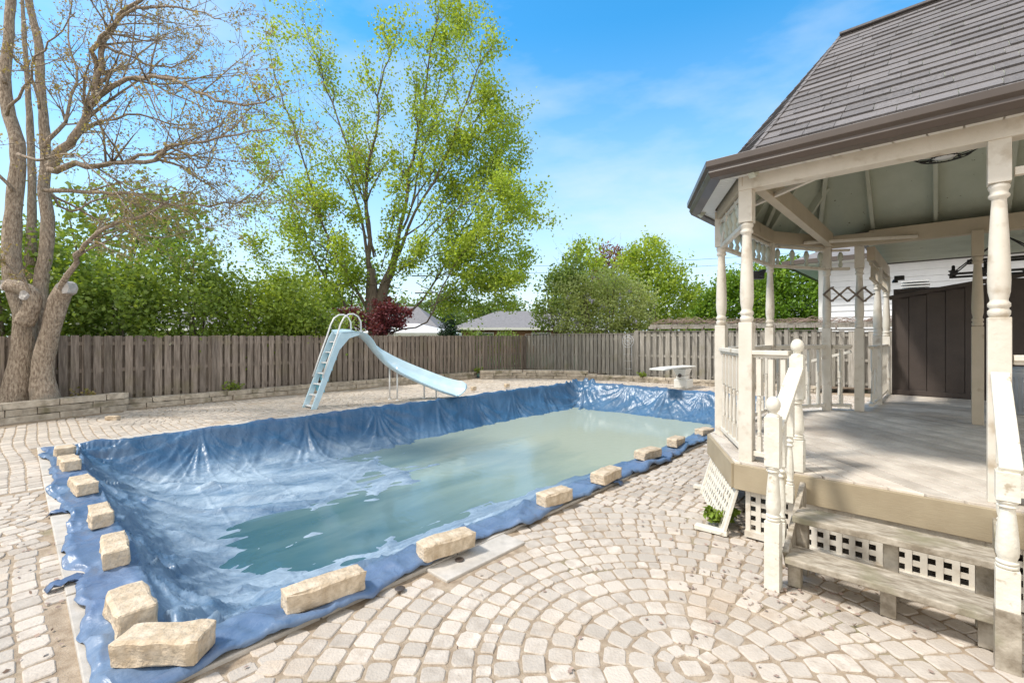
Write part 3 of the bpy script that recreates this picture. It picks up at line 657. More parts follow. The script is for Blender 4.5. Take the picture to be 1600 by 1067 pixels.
def dirt(pts, w0, name='dirt_strip'):
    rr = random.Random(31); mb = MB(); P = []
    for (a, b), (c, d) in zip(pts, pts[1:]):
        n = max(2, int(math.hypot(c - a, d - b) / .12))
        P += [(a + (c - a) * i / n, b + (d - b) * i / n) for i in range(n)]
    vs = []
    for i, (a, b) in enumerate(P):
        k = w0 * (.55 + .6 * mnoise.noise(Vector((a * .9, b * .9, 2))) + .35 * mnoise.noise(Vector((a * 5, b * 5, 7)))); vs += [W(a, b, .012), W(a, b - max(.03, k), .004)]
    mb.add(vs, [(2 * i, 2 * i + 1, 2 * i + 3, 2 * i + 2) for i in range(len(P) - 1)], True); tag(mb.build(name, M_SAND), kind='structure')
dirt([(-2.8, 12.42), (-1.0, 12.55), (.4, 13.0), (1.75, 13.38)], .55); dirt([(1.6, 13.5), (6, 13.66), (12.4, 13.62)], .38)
# ------------------------------------------------------------------ FENCES
def fence(name, label, p0, p1, z0, z1a, z1b, matl, seed, posts, board=.14, pitch=.185, cap=False):
    rr = random.Random(seed); a, b = W(*p0), W(*p1); d = b - a; L = d.length; d.normalize(); ang = math.atan2(d.y, d.x)
    e = empty(name, a, ang); mb = MB(); x = 0
    while x < L:
        for (off, y, w) in ((0, 0.0, board), (pitch / 2, .075, board * .92)):
            xx = x + off
            if xx > L: continue
            top = z1a + (z1b - z1a) * xx / L + rr.uniform(-.012, .010) - (.02 if y > 0 else 0); bot = z0 + rr.uniform(-.03, .02)
            w2 = w * rr.uniform(.88, 1.03); tl = rr.uniform(-.006, .006)
            M = Matrix.Translation((xx, y + rr.uniform(-.004, .004), (top + bot) / 2)) @ Matrix.Rotation(tl, 4, 'Y') @ Matrix.Rotation(rr.uniform(-.04, .04), 4, 'Z')
            hx, hy, hz = w2 / 2, .010, (top - bot) / 2
            mb.add([(-hx, -hy, -hz), (hx, -hy, -hz), (hx, hy, -hz), (-hx, hy, -hz), (-hx, -hy, hz), (hx, -hy, hz), (hx, hy, hz), (-hx, hy, hz)], [(3, 2, 1, 0), (4, 5, 6, 7), (0, 1, 5, 4), (1, 2, 6, 5), (2, 3, 7, 6), (3, 0, 4, 7)], False, M)
        x += pitch
    mb.build('board_panel', matl, e)
    mr = MB()
    for z in (z0 + .22, (z0 + z1a) / 2, z1a - .16): mr.box((L / 2, .038, z), (L, .034, .085))
    if cap: mr.box((L / 2, .03, (z1a + z1b) / 2 + .02), (L, .13, .025))
    mr.build('rail', matl, e)
    for q in posts:
        mp_ = MB(); mp_.box((q, -.028, (z1a + z0) / 2 + .01), (.115, .03, z1a - z0 + .04)); mp_.box((q, .05, (z1a + z0) / 2), (.09, .09, z1a - z0)); mp_.build('post', matl, e, bevel=.004)
    tag(e, label, 'fence'); return e
fence('wooden_fence', 'weathered board-on-board wooden fence running along the left side of the yard', (-6.5, 13.95), (16.0, 13.95), .12, 1.655, 1.70, M_FENCE, 1, [7.6, 10.05, 12.5, 14.95, 17.4, 19.9, 22.4])
fence('wooden_fence', 'pale grey wooden fence across the back, from the far corner to behind the tall shrubs', (16.0, 13.95), (16.1, 8.42), .05, 1.72, 1.78, M_FENCE2, 2, [1.9, 3.9], cap=True)
tr_ = fence('wooden_fence', 'taller pale wooden fence behind the diving board with brackets along its top', (16.0, 8.42), (17.6, -1.5), .02, 1.86, 1.80, M_FENCE2, 3, [.05, 2.4, 4.9, 7.3, 9.6], board=.155, pitch=.235, cap=True)
def trellis(e):
    mb = MB()
    mb.box((5.2, -.06, 1.98), (9.4, .045, .10)); mb.box((5.2, .12, 2.06), (9.4, .045, .08))
    mb.build('top_beam', M_FENCE2, e)
    for k in range(17):
        m2 = MB(); m2.bar((.8 + k * .54, -.30, 1.90), (.8 + k * .54, .02, 2.03), .04, .06); m2.build('bracket', M_FENCE, e)
    v = MB(); rr = random.Random(9)
    for k in range(230):
        x = rr.uniform(.5, 9.6); z = 2.08 + rr.random() * .06; l = rr.uniform(.3, .9); y = rr.uniform(-.15, .25)
        up = rr.uniform(.02, .16) if x > 2.6 else rr.uniform(.05, .26)
        v.tube([(x, y, z), (x + l * .4, y + rr.uniform(-.1, .1), z + up), (x + l, y + rr.uniform(-.15, .15), z + rr.uniform(-.02, .08))], [.008, .006, .003], n=4)
    o = v.build('dry_vine', M_VINE, e)
trellis(tr_)
def wheel():
    e = empty('wall_ornament', T(981, 533, 17.55), TH - math.pi / 2); mb = MB()
    for r in (.24, .15): mb.tube([(r * math.cos(a), 0, r * math.sin(a)) for a in np.linspace(0, 2 * math.pi, 29)[:-1]], .010, n=6, closed=True)
    for a in np.linspace(0, math.pi, 5)[:-1]: mb.tube([(-.24 * math.cos(a), 0, -.24 * math.sin(a)), (.24 * math.cos(a), 0, .24 * math.sin(a))], .007, n=5)
    o = mb.build('metal_hoop', M_GREY, e); m2 = MB()
    for x in (-.16, .16): m2.tube([(x, 0, -.2), (x, 0, -1.05)], .008, n=5)
    for z in (-.5, -.75, -1.05): m2.tube([(-.16, 0, z), (.16, 0, z)], .007, n=5)
    m2.build('wire_stem', M_GREY, e)
    tag(e, 'grey wire garden ornament with a hoop top hanging on the back fence', 'wall ornament')
wheel()

# ------------------------------------------------------------------ GAZEBO
DZ = .62
GE = empty('gazebo', W(6.05, -.286, 0), TH); OU, OV = 6.05, -.286
def g(u, v, z=0.0): return Vector((u - OU, v - OV, z))
def gp(name, mb, m, parent=None, bevel=.004, **kw): return mb.build(name, m, parent or GE, bevel=bevel, **kw)
VM = lambda v: -.572 - v
Pst = {'A': (4.17, 1.18), 'B': (5.12, 1.70), 'C': (6.88, 1.66), 'D': (7.79, 1.16), 'E': (7.98, .81), 'F': (7.72, -.335), 'G': (4.17, -.275), 'H': (4.17, -1.75)}
Pst['Bm'] = (5.12, VM(1.70)); Pst['Cm'] = (6.93, VM(1.70)); Pst['Dm'] = (7.9, VM(1.18))
deck_poly = [(4.06, 1.24), (5.07, 1.80), (6.98, 1.80), (7.92, 1.28), (8.12, .86), (10.66, .80), (10.66, -3.2), (4.06, -3.2)]
def deck():
    mb = MB(); bw = .138; d = Vector((SU, CU)); nrm = Vector((-CU, SU))       # boards run along world +Y
    poly = [(p[0] - OU, p[1] - OV) for p in deck_poly]
    # concave corner at E: split region in two convex pieces
    reg1 = [poly[i] for i in (0, 1, 2, 3, 4)] + [(8.12 - OU, -3.2 - OV), poly[7]]
    reg2 = [(8.124 - OU, .86 - OV), poly[5], poly[6], (8.124 - OU, -3.2 - OV)]
    rr = random.Random(2)
    for reg, dd, nn in ((reg1, d, nrm), (reg2, Vector((0, 1)), Vector((1, 0)))):
        for k in range(-60, 60):
            c = nn * (k * bw + .02); hw = bw / 2 - .006
            q = [c + dd * -9 - nn * hw, c + dd * 9 - nn * hw, c + dd * 9 + nn * hw, c + dd * -9 + nn * hw]
            r = clip_poly([(p.x, p.y) for p in q], reg)
            if len(r) >= 3:
                zz = rr.uniform(-.0015, .0015); mb.prism(r, DZ - .034, DZ + zz)
    gp('deck', mb, M_DECK)
    mj = MB(); mj.prism([(p[0] * .985, p[1] * .985) for p in reg1], DZ - .2, DZ - .037); mj.prism(reg2, DZ - .2, DZ - .038)
    gp('deck_joists', mj, M_BROWN, bevel=0)
deck()
def fascia():
    pts = deck_poly
    for i in (7, 0, 1, 2, 3):
        p, q = pts[i], pts[(i + 1) % 8]; mb = MB(); a = g(*p, .50); b = g(*q, .50); d = (b - a).normalized(); n = Vector((d.y, -d.x, 0))
        if n.dot(a) < 0: n = -n
        mb.bar(a + n * .012 - d * .0, b + n * .012 + d * .0, .036, .205)
        mb.bar(a + n * .004, b + n * .004, .045, .02, ) if False else None
        gp('rim_board', mb, M_TAN)
fascia()
def lattice(mb, a, b, z0, z1, step=.077, w=.037, th=.006):
    a = Vector(a); b = Vector(b); L = (b - a).length; d = (b - a).normalized(); n = Vector((-d.y, d.x, 0)); up = Vector((0, 0, 1))
    def P(x, z): return a + d * x + (z1 - z0) * 0 * up + up * z
    x = w / 2
    while x < L: mb.bar(P(x, z0), P(x, z1), w, th, up=n); x += step
    z = z0 + w / 2
    while z < z1: mb.bar(P(0, z) + n * th, P(L, z) + n * th, th, w, up=up); z += step
mb = MB(); lattice(mb, g(4.10, 1.17, 0), g(4.10, -3.1, 0), .035, .395)
mb.bar(g(4.085, 1.17, .04), g(4.085, -3.1, .04), .03, .05)
gp('front_lattice', mb, M_CREAM, bevel=0)
mb = MB(); lattice(mb, g(5.3, 1.75, 0), g(6.98, 1.75, 0), .03, .395); lattice(mb, g(6.98, 1.76, 0), g(7.9, 1.24, 0), .03, .395)
gp('side_lattice', mb, M_CREAM, bevel=0)
def turned(mb, c, w, zs, z1, z2, ze, n=16, style=0):
    """square zs..z1, turned z1..z2, square z2..ze"""
    mb.box((c[0], c[1], (zs + z1) / 2), (w, w, z1 - zs)); mb.box((c[0], c[1], (z2 + ze) / 2), (w, w, ze - z2))
    h = z2 - z1; r = w / 2
    pf = [(.80, 0), (.92, .012), (1.0, .028), (1.0, .048), (.84, .062), (.84, .068), (1.0, .082), (1.0, .104), (.80, .122), (.80, .135), (.97, .19), (1.02, .27), (.98, .40), (.86, .62), (.72, .80), (.66, .875), (.68, .885),
          (.92, .90), (.95, .915), (.80, .93), (.80, .945), (.95, .965), (.98, .98), (.8, 1.0)]
    mb.lathe([(r * a, z1 + h * b) for a, b in pf], (c[0], c[1], 0), n=n)
def post(key, z1=1.77, z2=2.60, w=.104, top=2.90, m=None):
    u, v = Pst[key]; mb = MB(); c = g(u, v); turned(mb, c, w, DZ, z1, z2, top); return gp('post', mb, m or M_CREAM)
for k in 'ABCDEGH': post(k)
post('F', m=M_BEAM)
for k in ('Bm', 'Cm', 'Dm'): post(k)
def beam(p, q, z0=2.89, z1=3.06, w=.10, m=None, name='beam', ext=.05):
    a, b = g(*p, (z0 + z1) / 2), g(*q, (z0 + z1) / 2); d = (b - a).normalized(); mb = MB(); mb.bar(a - d * ext, b + d * ext, w, z1 - z0); return gp(name, mb, m or M_BEAM)
A, B, C, D = Pst['A'], Pst['B'], Pst['C'], Pst['D']; CORN = (7.86, .64)
HAm = (4.17, VM(1.18)); DmC = (7.86, VM(.64))
beam(A, HAm, z0=2.865, z1=3.03, m=M_CREAM, w=.13); beam(A, B, z0=2.895, z1=3.055); beam(B, C, z0=2.89); beam(C, D, z0=2.895, z1=3.055); beam(D, CORN, z0=2.89, z1=3.05); beam(CORN, DmC, z0=2.885, z1=3.075, w=.11)
beam(HAm, Pst['Bm'], z0=2.895, z1=3.05); beam(Pst['Bm'], Pst['Cm']); beam(Pst['Cm'], DmC, z0=2.895, z1=3.05)
beam((4.24, 1.13), (7.74, 1.12), z0=2.90, z1=3.085, w=.085, name='tie_beam', ext=0)
for (p, q) in (((4.22, .56), (4.86, 1.32)), ((4.22, .10), (4.22, -.10)), ((7.3, 1.35), (7.8, .2))):
    mb = MB(); mb.bar(g(*p, 2.925), g(*q, 2.925), .04, .035); gp('corner_tie', mb, M_CREAM)
def brace(p, q, drop=.30, run=.30, m=None):
    """knee brace from post p towards q under the header"""
    a = g(*p, 2.885 - drop); d = (g(*q) - g(*p)).normalized(); b = g(*p, 2.885) + d * run; mb = MB(); mb.bar(a + d * .05, b, .04, .055); gp('knee_brace', mb, m or M_CREAM)
brace(A, B, .28, .40); brace(B, A, .28, .34); brace(B, C, .26, .26)
mb = MB(); mb.bar(g(4.17, -.34, 2.66), g(4.17, -3.0, 2.66), .05, .05); gp('frieze_rail', mb, M_CREAM)
# friezes with small spindles
sp_mb = MB(); sp_mb.lathe([(.010, 0), (.018, .02), (.022, .05), (.012, .09), (.020, .12), (.028, .16), (.026, .20), (.012, .25)], n=8)
SPIN = None
def frieze(p, q, n, z0=2.60, z1=2.86):
    global SPIN
    a, b = g(*p), g(*q); d = (b - a).normalized(); L = (b - a).length; mb = MB(); up = Vector((0, 0, 1))
    mb.bar(a + d * .06 + up * z0, b - d * .06 + up * z0, .045, .04); mb.bar(a + d * .06 + up * z1, b - d * .06 + up * z1, .045, .03)
    f = gp('frieze', mb, M_CREAM, bevel=.003)
    for i in range(n):
        pos = a + d * (L * (i + .5) / n) + up * (z0 + .02)
        if SPIN is None: s_ = sp_mb.build('spindle', M_RAFT, f); SPIN = s_
        else: s_ = SPIN.copy(); col.objects.link(s_); s_.parent = f
        s_.location = pos; s_.scale = (1.25, 1.25, .86)
frieze(A, B, 6); frieze(B, C, 9); frieze(C, D, 4); frieze(D, (7.98, .87), 1)
# railings with turned balusters
bal = MB()
def bal_profile(mb, z0, z1, w=.036, c=(0, 0, 0)):
    h = z1 - z0; r = w / 2
    mb.box((c[0], c[1], z0 + h * .08), (w, w, h * .16)); mb.box((c[0], c[1], z0 + h * .80), (w, w, h * .40))
    pf = [(.8, 0), (1.05, .03), (.7, .06), (1.05, .09), (.75, .13), (1.0, .22), (1.05, .34), (.9, .52), (.65, .72), (.6, .78), (1.05, .82), (.65, .86), (1.1, .91), (.7, .95), (.9, 1.0)]
    mb.lathe([(r * a, z0 + h * (.16 + .44 * b)) for a, b in pf], c, n=8)
bal_profile(bal, 0, .80); BAL = None
def railing(p, q, n, z0=.69, z1=1.52, m=None, trim=.06):
    global BAL
    a, b = g(*p), g(*q); d = (b - a).normalized(); L = (b - a).length; mb = MB(); up = Vector((0, 0, 1))
    mb.bar(a + d * trim + up * z1, b - d * trim + up * z1, .085, .035)
    mb.bar(a + d * trim + up * (z1 - .027), b - d * trim + up * (z1 - .027), .045, .03)
    rl = gp('railing', mb, m or M_CREAM); mb = MB(); mb.bar(a + d * trim + up * z0, b - d * trim + up * z0, .05, .04); gp('bottom_rail', mb, m or M_CREAM, rl)
    for i in range(n):
        pos = a + d * (trim + (L - 2 * trim) * (i + .5) / n) + up * (z0 + .02)
        if BAL is None: s_ = bal.build('baluster', M_CREAM, rl); BAL = s_
        else: s_ = BAL.copy(); col.objects.link(s_); s_.parent = rl
        s_.location = pos; s_.scale = (1, 1, (z1 - z0 - .07) / .80); s_.rotation_euler = (0, 0, math.atan2(d.y, d.x))
    return rl
railing(A, B, 6); railing(A, (4.12, .80), 3, trim=.055); railing(B, C, 9); railing(C, D, 5); railing(D, (7.98, .85), 1); railing(Pst['G'], Pst['H'], 8); railing(Pst['H'], Pst['Bm'], 6)
# stairs
def stairs():
    for (u0, u1, z) in ((3.385, 3.635, .225), (3.60, 3.85, .43)):
        mb = MB(); nseg = 10; v0, v1 = .735, -.235; vs = []; rr = random.Random(int(z * 100))
        for k in range(nseg + 1):
            vv = v0 + (v1 - v0) * k / nseg; w = rr.uniform(-.003, .003)
            for (uu, zz) in ((u0 + w, z - .042), (u1, z - .042), (u1, z), (u0 + w, z + rr.uniform(-.003, .001))): vs.append(g(uu, vv, zz))
        fs = []
        for k in range(nseg):
            for j in range(4): j2 = (j + 1) % 4; fs.append((4 * k + j, 4 * k + j2, 4 * k + 4 + j2, 4 * k + 4 + j))
        fs += [(0, 1, 2, 3)[::-1], tuple(4 * nseg + j for j in range(4))]
        mb.add(vs, fs); t = gp('tread', mb, M_TREAD, bevel=.006)
        for v in ((.70, .22, -.19)):
            m2 = MB(); m2.box(g(u0 + .14, v, (z - .043) / 2), (.07, .075, z - .044)); s_ = m2.build('tread_support', M_TREAD, t, bevel=.004)
    mb = MB(); mb.bar(g(3.50, .745, .16), g(4.04, .745, .50), .035, .16); gp('stringer', mb, M_TREAD)
    mb = MB(); mb.bar(g(3.50, -.255, .16), g(4.04, -.255, .50), .035, .16); gp('stringer', mb, M_TREAD)
stairs()
def newel(u, v, zs, zb, zt, zsq, ball=True, w=.10, m=None):
    mb = MB(); turned(mb, g(u, v), w, zs, zb, zt, zsq); c = g(u, v)
    mb.lathe([(w / 2 * 1.0, zsq), (w * .44, zsq + .012), (w * .25, zsq + .02), (w * .25, zsq + .03), (w * .42, zsq + .045), (w * .50, zsq + .07), (w * .48, zsq + .095), (w * .34, zsq + .12), (w * .12, zsq + .132)] if ball else [(w * .3, zsq), (w * .1, zsq + .01)], (c.x, c.y, 0), n=18)
    return gp('newel_post', mb, m or M_WHITEP)
newel(3.395, .80, 0, .44, .80, 1.125, w=.088); newel(4.10, .80, DZ, .86, 1.17, 1.50, w=.092)
mb = MB(); mb.box(g(3.36, -.25, .15), (.092, .092, .30)); gp('newel_foot', mb, M_TREAD)
newel(3.36, -.25, .30, .50, .84, .98, ball=False, w=.085)
newel(4.16, -.295, DZ, .7, 1.0, 1.2, ball=False, w=.06)
def handrail(u0, v0, z0, u1, v1, z1, w=.10, wood=True):
    mb = MB(); mb.bar(g(u0, v0, z0), g(u1, v1, z1), w, .04); h = gp('handrail', mb, M_WHITEP, bevel=.008)
    return h
h1 = handrail(4.06, .80, 1.40, 3.43, .80, 1.03)
h2 = handrail(4.10, -.275, 1.42, 3.34, -.262, .985, w=.085)
def stair_baluster(u, v, z0, z1, h):
    mb = MB(); bal_profile(mb, z0, z1, w=.05, c=g(u, v)); mb.build('baluster', M_WHITEP, h, bevel=.002)
stair_baluster(3.62, .80, .23, 1.10, h1); stair_baluster(3.86, .80, .44, 1.24, h1); stair_baluster(3.62, -.265, .23, 1.10, h2); stair_baluster(3.86, -.268, .44, 1.24, h2)
# roof
EZ = 3.085; RZ = 4.87
ev = [(3.96, 1.35), (4.96, 1.90), (7.15, 1.90), (8.20, 1.35)]; h0 = (3.97, 1.10); evm = [(u, VM(v)) for u, v in ev]
R1 = R2 = (6.05, .78); R1m = R2m = (6.05, VM(.78))
facets = [[h0, R1, R1m, evm[0]], [ev[1], R1, h0], [h0, ev[0], ev[1]], [ev[2], R2, ev[1]], [ev[3], R1, ev[2]], [evm[3], R1m, R1, ev[3]],
          [evm[0], R1m, evm[1]], [evm[1], R2m, evm[2]], [evm[2], R2m, evm[3]]]
def roof():
    rr = random.Random(8)
    for fi, f in enumerate(facets):
        pts = [g(p[0], p[1], EZ if p in ev or p in evm or p == h0 else RZ) for p in f]
        if len(f) == 3 and f[1] == ev[0]: pts[1] = pts[1] - Vector((0, 0, .02)); pts = [pts[1], pts[0], pts[2]]; pts = [pts[2], pts[1], pts[0]]
        ea, eb = pts[0], pts[-1]; x = (eb - ea).normalized(); tmp = pts[1] - ea; y = (tmp - x * tmp.dot(x)).normalized(); n = x.cross(y)
        if n.z < 0: n = -n
        P2 = [((p - ea).dot(x), (p - ea).dot(y)) for p in pts]
        to3 = lambda q, h: ea + x * q[0] + y * q[1] + n * h
        # sheathing
        mb = MB(); k = len(P2)
        vs = [to3(q, 0.0) for q in P2] + [to3(q, -.03) for q in P2]
        mb.add(vs, [tuple(range(k)), tuple(range(k, 2 * k))[::-1]] + [(i, (i + 1) % k, k + (i + 1) % k, k + i) for i in range(k)])
        r_ = gp('roof_panel', mb, M_GREENC, bevel=0)
        # shingles
        ms = MB(); top = max(q[1] for q in P2); ex = .137; c = 0; xm = min(q[0] for q in P2) - .3; xM = max(q[0] for q in P2) + .3
        while c * ex < top:
            y0 = c * ex - .02; y1 = y0 + ex + .03; xx = xm + rr.random() * .4
            while xx < xM:
                w = rr.uniform(.16, .42); q = clip_poly([(xx + .002, y0), (xx + w - .002, y0), (xx + w - .002, y1), (xx + .002, y1)], [(a, b - (.02 if b < .01 else 0)) for a, b in P2])
                if len(q) >= 3:
                    lift = .013 if rr.random() < .45 else .019; dy = rr.choice((0, 0, .0, .006)); K = len(q)
                    hh = lambda b: lift - (b - y0) / ex * (lift - .004)
                    tv = [to3(a, hh(a[1])) for a in q]; bv = [to3(a, .0015) for a in q]
                    area = sum(q[i][0] * q[(i + 1) % K][1] - q[(i + 1) % K][0] * q[i][1] for i in range(K))
                    fs = [tuple(range(K)), tuple(range(K, 2 * K))[::-1]] + [(i, K + i, K + (i + 1) % K, (i + 1) % K) for i in range(K)]
                    ms.add(tv + bv, fs)
                xx += w
            c += 1
        ms.build('shingles', M_SHING, r_)
        # rafters under the panel
        L = (eb - ea).length; nr = max(1, int(L / .55)); mr = MB()
        for i in range(nr + 1):
            xx = .06 + (L - .12) * i / nr
            # run up the slope until the facet ends
            ymax = 0
            for t in np.linspace(0, top, 60):
                if len(clip_poly([(xx - .001, t - .001), (xx + .001, t - .001), (xx + .001, t + .001), (xx - .001, t + .001)], P2)) >= 3: ymax = t
            if ymax > .4: mr.bar(to3((xx, .05), -.08), to3((xx, ymax - .02), -.08), .04, .10, up=n)
        mr.build('rafter', M_RAFT, r_)
    # hips and ridge
    hp = MB()
    for (a, b) in ((h0, R1), (ev[1], R2), (ev[2], R2), (ev[3], R1), (evm[0], R1m), (evm[1], R2m), (evm[2], R2m), (evm[3], R1m)):
        p, q = g(*a, EZ + .015), g(*b, RZ + .015); n = 22
        for i in range(n):
            s0 = p.lerp(q, i / n); s1 = p.lerp(q, (i + 1.05) / n); hp.bar(s0 + Vector((0, 0, .006)), s1, .03, .008)
    hp.bar(g(*R2, RZ + .02), g(*R2m, RZ + .02), .12, .02)
    gp('hip_cap', hp, M_SHING, bevel=0)
    # hip rafters
    hr = MB()
    for (a, b) in ((h0, R1), (ev[1], R2), (ev[2], R2), (ev[3], R1)):
        hr.bar(g(*a, EZ - .12), g(*b, RZ - .12), .05, .13)
    hr.bar(g(*R2, RZ - .13), g(*R2m, RZ - .13), .05, .15)
    gp('hip_rafter', hr, M_RAFT)
    # gutters (K profile swept) and soffit
    loop = ev + evm[::-1]
    prof = [(0, .0), (.085, .005), (.105, .05), (.10, .075), (.125, .10), (.125, .155), (.112, .155), (.112, .105), (.0, .10)]
    for i in range(len(loop)):
        a, b = g(*loop[i]), g(*loop[(i + 1) % len(loop)]); d = (b - a).normalized(); nn = Vector((d.y, -d.x, 0)); mid = (a + b) / 2
        if nn.dot(mid) < 0: nn = -nn
        # mitre by outward scale
        def cornerdir(j):
            p0, p1, p2 = g(*loop[j - 1]), g(*loop[j]), g(*loop[(j + 1) % len(loop)])
            def on(s, t):
                dd = (t - s).normalized(); q = Vector((dd.y, -dd.x, 0)); return q if q.dot((s + t) / 2) > 0 else -q
            n1, n2 = on(p0, p1), on(p1, p2); m_ = (n1 + n2).normalized(); return m_ / max(.3, m_.dot(n1))
        c0, c1 = cornerdir(i), cornerdir((i + 1) % len(loop)); K = len(prof)
        vs = [a + c0 * (o - .03) + Vector((0, 0, 2.952 + h * .90)) for o, h in prof] + [b + c1 * (o - .03) + Vector((0, 0, 2.952 + h * .90)) for o, h in prof]
        mg = MB(); mg.add(vs, [(k, (k + 1) % K, K + (k + 1) % K, K + k) for k in range(K)] + [tuple(range(K))[::-1], tuple(range(K, 2 * K))])
        gp('gutter', mg, M_GUT, bevel=.003)
        # drip edge
        me_ = MB(); me_.add([a + c0 * .0 + Vector((0, 0, 3.094)), b + c1 * .0 + Vector((0, 0, 3.094)), b + c1 * .05 + Vector((0, 0, 3.080)), a + c0 * .05 + Vector((0, 0, 3.080)),
                             a + c0 * .0 + Vector((0, 0, 3.086)), b + c1 * .0 + Vector((0, 0, 3.086)), b + c1 * .05 + Vector((0, 0, 3.072)), a + c0 * .05 + Vector((0, 0, 3.072))],
                            [(0, 1, 2, 3), (7, 6, 5, 4), (3, 2, 6, 7), (0, 3, 7, 4), (1, 0, 4, 5), (2, 1, 5, 6)])
        gp('drip_edge', me_, M_GREY, bevel=0)
        so = MB(); wd = .17; a2, b2 = a - c0 * .03, b - c1 * .03; a3, b3 = a - c0 * wd, b - c1 * wd
        n = 18
        for k in range(n):
            p0, p1 = a2.lerp(b2, k / n), a2.lerp(b2, (k + .94) / n); q0, q1 = a3.lerp(b3, k / n), a3.lerp(b3, (k + .94) / n); z = Vector((0, 0, 2.975)); z2 = Vector((0, 0, 2.985))
            so.add([p0 + z, p1 + z, q1 + z, q0 + z, p0 + z2, p1 + z2, q1 + z2, q0 + z2], [(3, 2, 1, 0), (4, 5, 6, 7), (0, 1, 5, 4), (1, 2, 6, 5), (2, 3, 7, 6), (3, 0, 4, 7)])
        gp('soffit', so, M_SOFF, bevel=0)
roof()
tag(GE, 'cream octagonal timber gazebo with turned posts, raised plank deck and shingled roof', 'gazebo')
# fallen lattice panel and loose boards
def leaning():
    e = empty('lattice_panel', W(4.45, 1.55, 0), TH); mb = MB(); o0 = Vector((4.45, 1.55, 0))
    b0, b1 = Vector((3.99, 1.31, .005)) - o0, Vector((4.90, 1.83, .005)) - o0; t0, t1 = Vector((4.10, 1.235, .375)) - o0, Vector((5.0, 1.745, .375)) - o0
    up = ((t0 - b0)).normalized(); d = (b1 - b0).normalized(); L = (b1 - b0).length; hgt = (t0 - b0).length; n = d.cross(up)
    x = .022
    while x < L: mb.bar(b0 + d * x, b0 + d * x + up * hgt, .037, .006, up=n); x += .077
    z = .022
    while z < hgt: mb.bar(b0 + up * z + n * .006, b0 + up * z + d * L + n * .006, .006, .037, up=up); z += .077
    for (s0, s1) in ((b0, b0 + up * hgt), (b0 + d * L, b0 + d * L + up * hgt)): mb.bar(s0 - n * .004, s1 - n * .004, .05, .02, up=n)
    mb.build('lattice_grid', M_WHITEP, e); tag(e, 'detached white lattice skirt panel leaning out from the gazebo corner', 'lattice panel')
leaning()
for i, (a, b, lb) in enumerate((((5.04, 1.96), (5.08, 1.70), 'short white board end on the paving under the deck corner, farther from the steps'),
                                ((3.99, 1.54), (4.01, 1.28), 'short white board end on the paving at the foot of the leaning lattice'))):
    p, q = W(*a), W(*b); c = (p + q) / 2; mb = MB(); d = q - p; mb.box((0, 0, .022), (d.length, .075, .035)); o = mb.build('loose_board', M_WHITEP, bevel=.004, loc=(c.x, c.y, .002), rz=math.atan2(d.y, d.x))
    tag(o, lb, 'board', 'loose board ends by the gazebo')
# covered walkway behind the gazebo
def walkway():
    e = empty('covered_walkway', W(9.3, -.4, 0), TH); q = lambda u, v, z=0: Vector((u - 9.3, v + .4, z))
    for (u, v) in ((8.99, .69), (10.62, .69)):
        mb = MB(); turned(mb, q(u, v), .11, DZ, 1.65, 2.45, 2.72); mb.build('post', M_CREAM, e, bevel=.004)
    mb = MB(); mb.bar(q(8.05, .69, 2.80), q(10.70, .69, 2.80), .09, .19); mb.build('beam', M_BEAM, e, bevel=.004)
    for (u0, u1) in ((8.06, 8.92), (9.06, 10.55)):
        m2 = MB(); m2.bar(q(u0, .69, 2.66), q(u1, .69, 2.66), .04, .03); m2.bar(q(u0, .69, 2.46), q(u1, .69, 2.46), .04, .03)
        k = u0 + .05
        while k < u1: m2.bar(q(k, .69, 2.47), q(min(k + .05, u1), .69, 2.65), .02, .02); k += .085
        m2.build('fretwork', M_BEAM, e)
        m3 = MB(); m3.bar(q(u0, .69, 1.50), q(u1, .69, 1.50), .07, .035)
        rl = m3.build('railing', M_CREAM, e); m5 = MB(); m5.bar(q(u0, .69, .70), q(u1, .69, .70), .05, .04); m5.build('bottom_rail', M_CREAM, rl); nb = 2 if u1 < 9 else 11
        for i in range(nb):
            s_ = BAL.copy(); col.objects.link(s_); s_.parent = rl; p = q(u0 + (u1 - u0) * (i + .5) / nb, .69, .72); s_.location = p; s_.scale = (1, 1, .95)
    # slatted ceiling
    mb = MB(); k = 8.08
    while k < 10.6: mb.box(q(k + .045, -1.2, 2.975), (.082, 3.9, .016)); k += .09
    mb.box(q(9.35, -1.2, 2.995), (2.55, 3.9, .012)); mb.build('slat_ceiling', M_GREENC, e)
    mb = MB(); mb.box(q(9.38, -1.2, 3.06), (2.9, 4.1, .06)); mb.box(q(10.66, -1.2, 2.97), (.03, 4.1, .05)); mb.build('flat_roof', M_ROOF1, e)
    tag(e, 'open covered walkway with slatted green ceiling leading back from the gazebo', 'walkway')
walkway()
def privacy_wall():
    e = empty('privacy_wall', W(10.72, -1.2, 0), TH); mb = MB(); v = .62
    while v > -3.1:
        w = .235; z1 = 2.33 + (.62 - v) * .17
        mb.prism([(0, v + 1.2), (0.03, v + 1.2), (.03, v - w + .008 + 1.2), (0, v - w + .008 + 1.2)], DZ - .4, z1)
        v -= w
    mb.box((.045, -.05, 1.4), (.02, 3.7, 2.2)); mb.build('panel_boards', M_BROWN, e, bevel=.003)
    m2 = MB(); m2.bar((.01, 1.86, 2.345), (.01, -1.95, 2.345 + 3.81 * .17), .12, .07); m2.build('cap_board', M_BROWN, e, bevel=.004)
    m3 = MB(); m3.box((-.02, -.05, DZ + .045), (.03, 3.74, .09)); m3.build('base_trim', M_BROWN, e, bevel=.004)
    tag(e, 'dark brown vertical board privacy wall at the back of the deck', 'wall')
privacy_wall()
